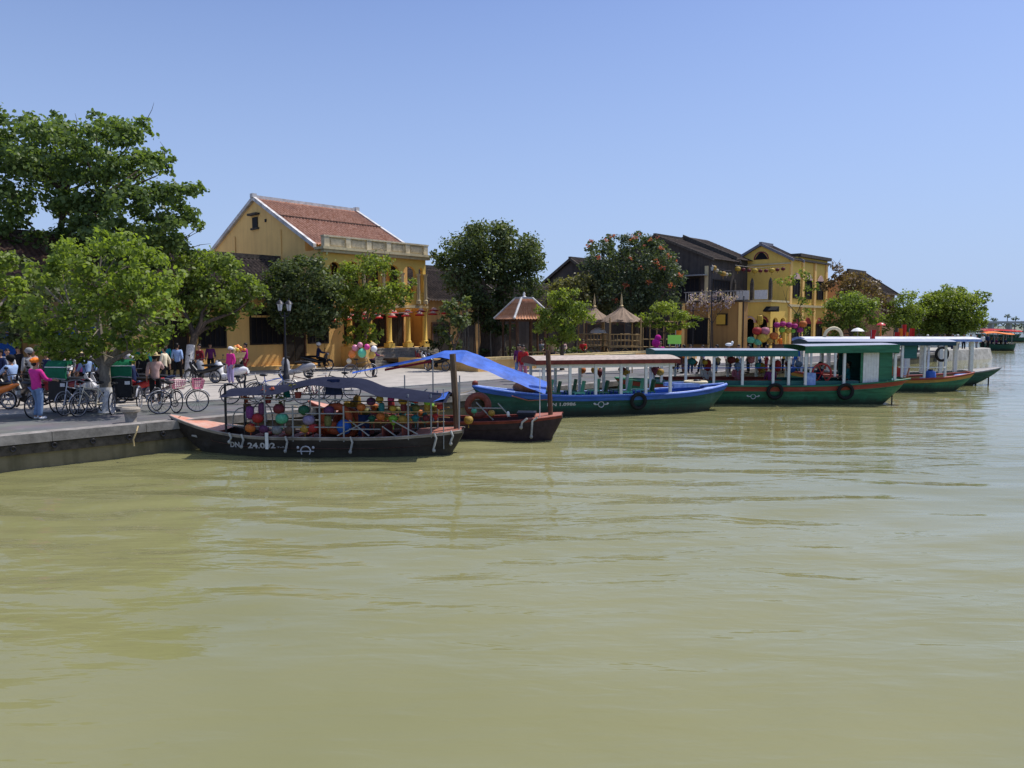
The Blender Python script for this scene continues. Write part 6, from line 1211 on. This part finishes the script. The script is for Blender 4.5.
# --- far river traffic
def far_boat(label, px, py, Y, L, cn, people=5):
    p = pt(px, py, Y); p.z = WATER; t = thing('river_boat', label, 'boat', p, R(-14), 'canopied boats far down the river'); Hh = Hull(L, 2.4, 1.1, .85, 1.0, bow=.25, stern=.2, stern_w=.5)
    mb = MB(); Hh.shell(mb, .1); Hh.band(mb,0,1,.02,drop0=.1,drop1=0); mb.build('hull', M['boat_green'], t); mb = MB(); Hh.deck(mb,.2); mb.build('deck', M['brown_wood'], t)
    mb = MB(); mb.grid(lambda u, v: (L*(.08+.80*u), (v*2-1)*1.5, 2.3+.22*(1-(v*2-1)**2)+.12*math.sin(u*5)), 12, 6); mb.build('canopy', C(cn), t, True)
    for k in range(4):
        for sg in (-1,1): post(t, L*(.12+.72*k/3), sg*1.0, .7, 2.4, 'grey_metal', .04)
    for k in range(people):
        g = W(t, (L*(.2+.13*k), -.3, .45)); person(f'passenger silhouette aboard the {label.split(" with ")[0]}, {ORD[k]} from the bow', g, 200, 'sit', ('black','navy','plum')[k % 3], 'black', None, group='passengers on the far boats')
    return t
far_boat('far dark green boat with an orange canopy rounding the quay end', 979, 349, 106, 4.3, 'orange', 5)
far_boat('farther boat with a red canopy half hidden by the orange one', 978, 337, 165, 9, 'red', 0); far_boat('hazy boat with a brown canopy farthest down the river', 975, 333, 230, 12, 'maroon', 0)

# ------------------------------------------------------------------ street furniture and small things
lp = gp(286,381)
def lamp_post(label, p, h, heads=2):
    t = thing('street_lamp', label, 'street lamp', p, TH, 'street lamps'); mb = MB(); mb.lathe([(.17,0),(.17,.25),(.11,.32),(.09,.75),(.06,.85),(.045,h*.6),(.035,h)],10); mb.build('pole', M['dark_metal'], t)
    for k in range(heads):
        x = (k-(heads-1)/2)*.46; hd = MB(); 
        if x: hd.tube([(0,0,h-.15),(x*.6,0,h-.22),(x,0,h-.08),(x,0,h)],.022,6)
        hd.lathe([(.10,h),(.03,h+.03),(.03,h+.06)],8,(x,0,0)); 
        for q in range(6): a = PI*q/3; hd.tube([(x+.09*math.cos(a),.09*math.sin(a),h+.04),(x+.16*math.cos(a),.16*math.sin(a),h+.36)],.010,4)
        hd.lathe([(.20,h+.36),(.13,h+.46),(.03,h+.54),(.02,h+.64)],8,(x,0,0)); ho = hd.build('lamp_head', M['dark_metal'], t)
        g = MB(); g.lathe([(.08,h+.05),(.145,h+.355)],8,(x,0,0)); g.build('glass', M['glass_lamp'], ho)
    return t
lamp_post('black twin-headed lantern street lamp in front of the black-windowed house', lp, 3.2)
lamp_post('tall black street lamp by the ochre shop', on_ground(710,66), 7.2, 1)
for k, (px, Y, h_) in enumerate(((742,70,5.2),(692,68,4.2),(672,64,3.4))):
    p = on_ground(px, Y); t = thing('utility_pole', ['thin dark pole before the yellow house terrace','thin dark pole in front of the ochre shop window','thin dark pole right of the bamboo frame'][k], 'pole', p); mb = MB(); mb.tube([(0,0,0),(0,0,h_)],[.06,.045],7); mb.build('shaft', M['dark_metal'], t); mb = MB(); mb.box((0,0,h_-.3),(.7,.05,.05)); mb.ell((0,0,h_),(.07,.07,.07),8,6); mb.build('bracket', M['dark_metal'], t)
bo = thing('stone_bollard', 'mushroom-shaped stone bollard on the quay edge below the green cyclo', 'bollard', gp(131,423)); bo.scale = (.78,.78,.85); mb = MB(); mb.lathe([(.20,0),(.17,.05),(.20,.30),(.24,.34)],14); mb.build('base', M['stone'], bo); mb = MB(); mb.lathe([(.24,.34),(.30,.36),(.31,.44),(.27,.49),(.1,.50)],14); mb.build('top', mat('pale_stone', (.36,.31,.25), var=.25, bump=.3), bo)
mb = MB(); a = gp(140,428); mb.tube([a+Vector((0,-.10,.06)), a+Vector((.02,-.22,-.05)), a+Vector((-.05,-.26,-.25)), a+Vector((-.04,-.25,-.42))], .018, 6); tag(mb.build('mooring_rope', M['straw'], None), 'frayed pale mooring rope hanging over the quay edge', 'rope')
for (A, B_, lab) in ((W(b1,(.3,0,.95)), gp(150,421), 'thin rope from the orange bow to the quay'),(W(b2,(.2,0,1.0)), st(4.3,1.0,.05), 'thin rope from the brown boat to the quay'),(W(b3,(.3,0,1.1)), st(10.5,1.0,.05), 'thin rope from the blue bow to the quay')):
    mb = MB(); mb.tube([A.lerp(B_,k/8)-Vector((0,0,.12*math.sin(PI*k/8))) for k in range(9)], .012, 5); tag(mb.build('mooring_rope', M['straw'], None), lab, 'rope', 'mooring ropes')
# red and white festoon before the colonnade
A, B_ = pt(325,317,47.0), pt(452,309,53)
mb = MB(); mb.tube([A.lerp(B_,k/12)-Vector((0,0,.05*math.sin(PI*k/12))) for k in range(13)], .015, 4); tag(mb.build('festoon', M['dark_metal'], None), 'cord carrying red lanterns across the colonnade', 'cord')
for row in range(2):
    for k in range(9):
        f = (k+.5)/9; p = A.lerp(B_, f) + Vector((0, .7*row, .25*row-.22)); o = thing('festoon_lantern', f'red dish-shaped lantern before the colonnade, {ORD[k]} in the {"lower" if row == 0 else "upper"} row', 'lantern', p, 0, 'red and white lanterns across the colonnade')
        if row == 0 and k == 0: 
            mb = MB(); mb.lathe([(.30,-.10),(.32,-.02),(.18,.02)],12); F1 = mb.mesh('lantern_skirt', None); mb = MB(); mb.lathe([(.19,.021),(.16,.12),(.03,.17)],12); F2 = mb.mesh('lantern_top', None)
        child('skirt', F1, C('red'), o); child('top', F2, M['terracotta_white'], o)
# strings of lanterns on the timber house and the yellow corner house
for (pa, pb, n_, cn_, lab, r_) in ((pt(735,268,80.5), pt(786,268,80.5), 9, ('yellow','maroon','maroon'), 'across the yellow gable', .30),(pt(712,266,71), pt(731,274,73), 6, ('gold','cream','olive'), 'under the timber house eave', .28)):
    mb = MB(); mb.tube([pa.lerp(pb,k/10)-Vector((0,0,.25*math.sin(PI*k/10)-.3)) for k in range(11)], .02, 4); tag(mb.build('festoon', M['dark_metal'], None), 'cord of small lanterns strung ' + lab, 'cord')
    for k in range(n_): f = (k+.5)/n_; cn = cn_[k % 3]; lantern(f'{cn} lantern strung {lab}, {ORD[k]} along the cord', pa.lerp(pb,f)-Vector((0,0,.25*math.sin(PI*f)+.05)), cn, r_ if k % 3 == 0 else r_*.7, 'round', 'lanterns strung on the far houses')
lantern('red banner lantern on the black-windowed house wall', pt(247,332,46.3), 'maroon', .45, 'tall'); lantern('yellow lantern in the arch of the yellow corner house', pt(760,320,78), 'yellow', .36, 'tall')
stl = thing('lantern_stall', 'street stall frame hung with pink and yellow lanterns before the yellow corner house', 'stall', on_ground(784,70), R(20))
for x in (-1.6,1.6):
    for y in (-.5,.5): mb = MB(); mb.tube([(x,y,0),(x,y,2.4)],.04,6); mb.build('post', M['dark_metal'], stl)
mb = MB(); mb.rbox((-1.7,-.55,2.4),(1.7,.55,2.45)); mb.build('top', M['brown_wood'], stl); mb = MB(); mb.rbox((-1.6,-.4,.8),(1.6,.4,.9)); mb.rbox((-1.6,-.42,.0),(1.6,-.38,.8)); mb.build('counter', M['brown_wood'], stl)
for k, (px, py, cn, r_) in enumerate(((777,325,'magenta',.3),(783,324,'pink',.28),(789,325,'magenta',.3),(795,326,'pink',.26),(782,330,'lime',.28),(788,331,'yellow',.28),(793,331,'lime',.22),(757,331,'red',.42),(765,331,'rose',.42),(762,338,'yellow',.5),(751,340,'mint',.36),(758,342,'mint',.36),(774,336,'orange',.4),(803,324,'orange',.35),(800,330,'magenta',.28),(770,341,'gold',.3))):
    lantern(f'{cn if cn != "mint" else "mint green"} lantern at the stall before the yellow house, {ORD[k]} of the display', pt(px, py, 69), cn, r_, 'round', 'lanterns of the street stall')
pr_ = thing('parasol', 'small white parasol among the trees past the yellow house', 'parasol', on_ground(856,66)); mb = MB(); mb.tube([(0,0,0),(0,0,2.3)],.03,6); mb.build('pole', M['grey_metal'], pr_); mb = MB(); mb.lathe([(.55,2.1),(.35,2.3),(.03,2.4)],10); mb.build('canopy', M['white_paint'], pr_)
ob = thing('flag_display', 'cluster of orange-red cloth flags under the trees left of the big riverside tree', 'flags', on_ground(900,66)); ob.scale = (.75,.75,.92)
for k in range(5):
    x = (k-2)*.42; mb = MB(); mb.tube([(x,0,0),(x,0,2.2+.35*(k % 3))],.03,5); mb.build('pole', M['grey_metal'], ob); mb = MB(); mb.grid(lambda u, v: (x+u*.6, .12*math.sin(u*6+k), 2.2+.35*(k % 3)-v*1.0), 6, 5); mb.build('cloth', C('orange' if k % 2 else 'red'), ob, True)
rp_ = thing('lantern_post', 'slim red post with a small cap beside the orange flags', 'post', on_ground(879,66)); mb = MB(); mb.tube([(0,0,0),(0,0,2.7)],.07,6); mb.build('shaft', K('orange'), rp_); mb = MB(); mb.lathe([(.4,2.6),(.3,2.75),(.03,2.85)],8); mb.build('cap', K('red'), rp_)
um = thing('sun_umbrella', 'white fabric umbrella on the floor of the left thatched hut', 'umbrella', pt(598,333,57.3)-Vector((0,0,.9))); mb = MB(); mb.tube([(0,0,0),(0,0,1.2)],.025,6); mb.build('pole', M['grey_metal'], um); mb = MB(); mb.lathe([(.62,.9),(.5,1.1),(.25,1.27),(.03,1.32)],12); mb.build('canopy', M['white_paint'], um)
for k, (px, Y) in enumerate(((1001,380),(1014,400))): pass
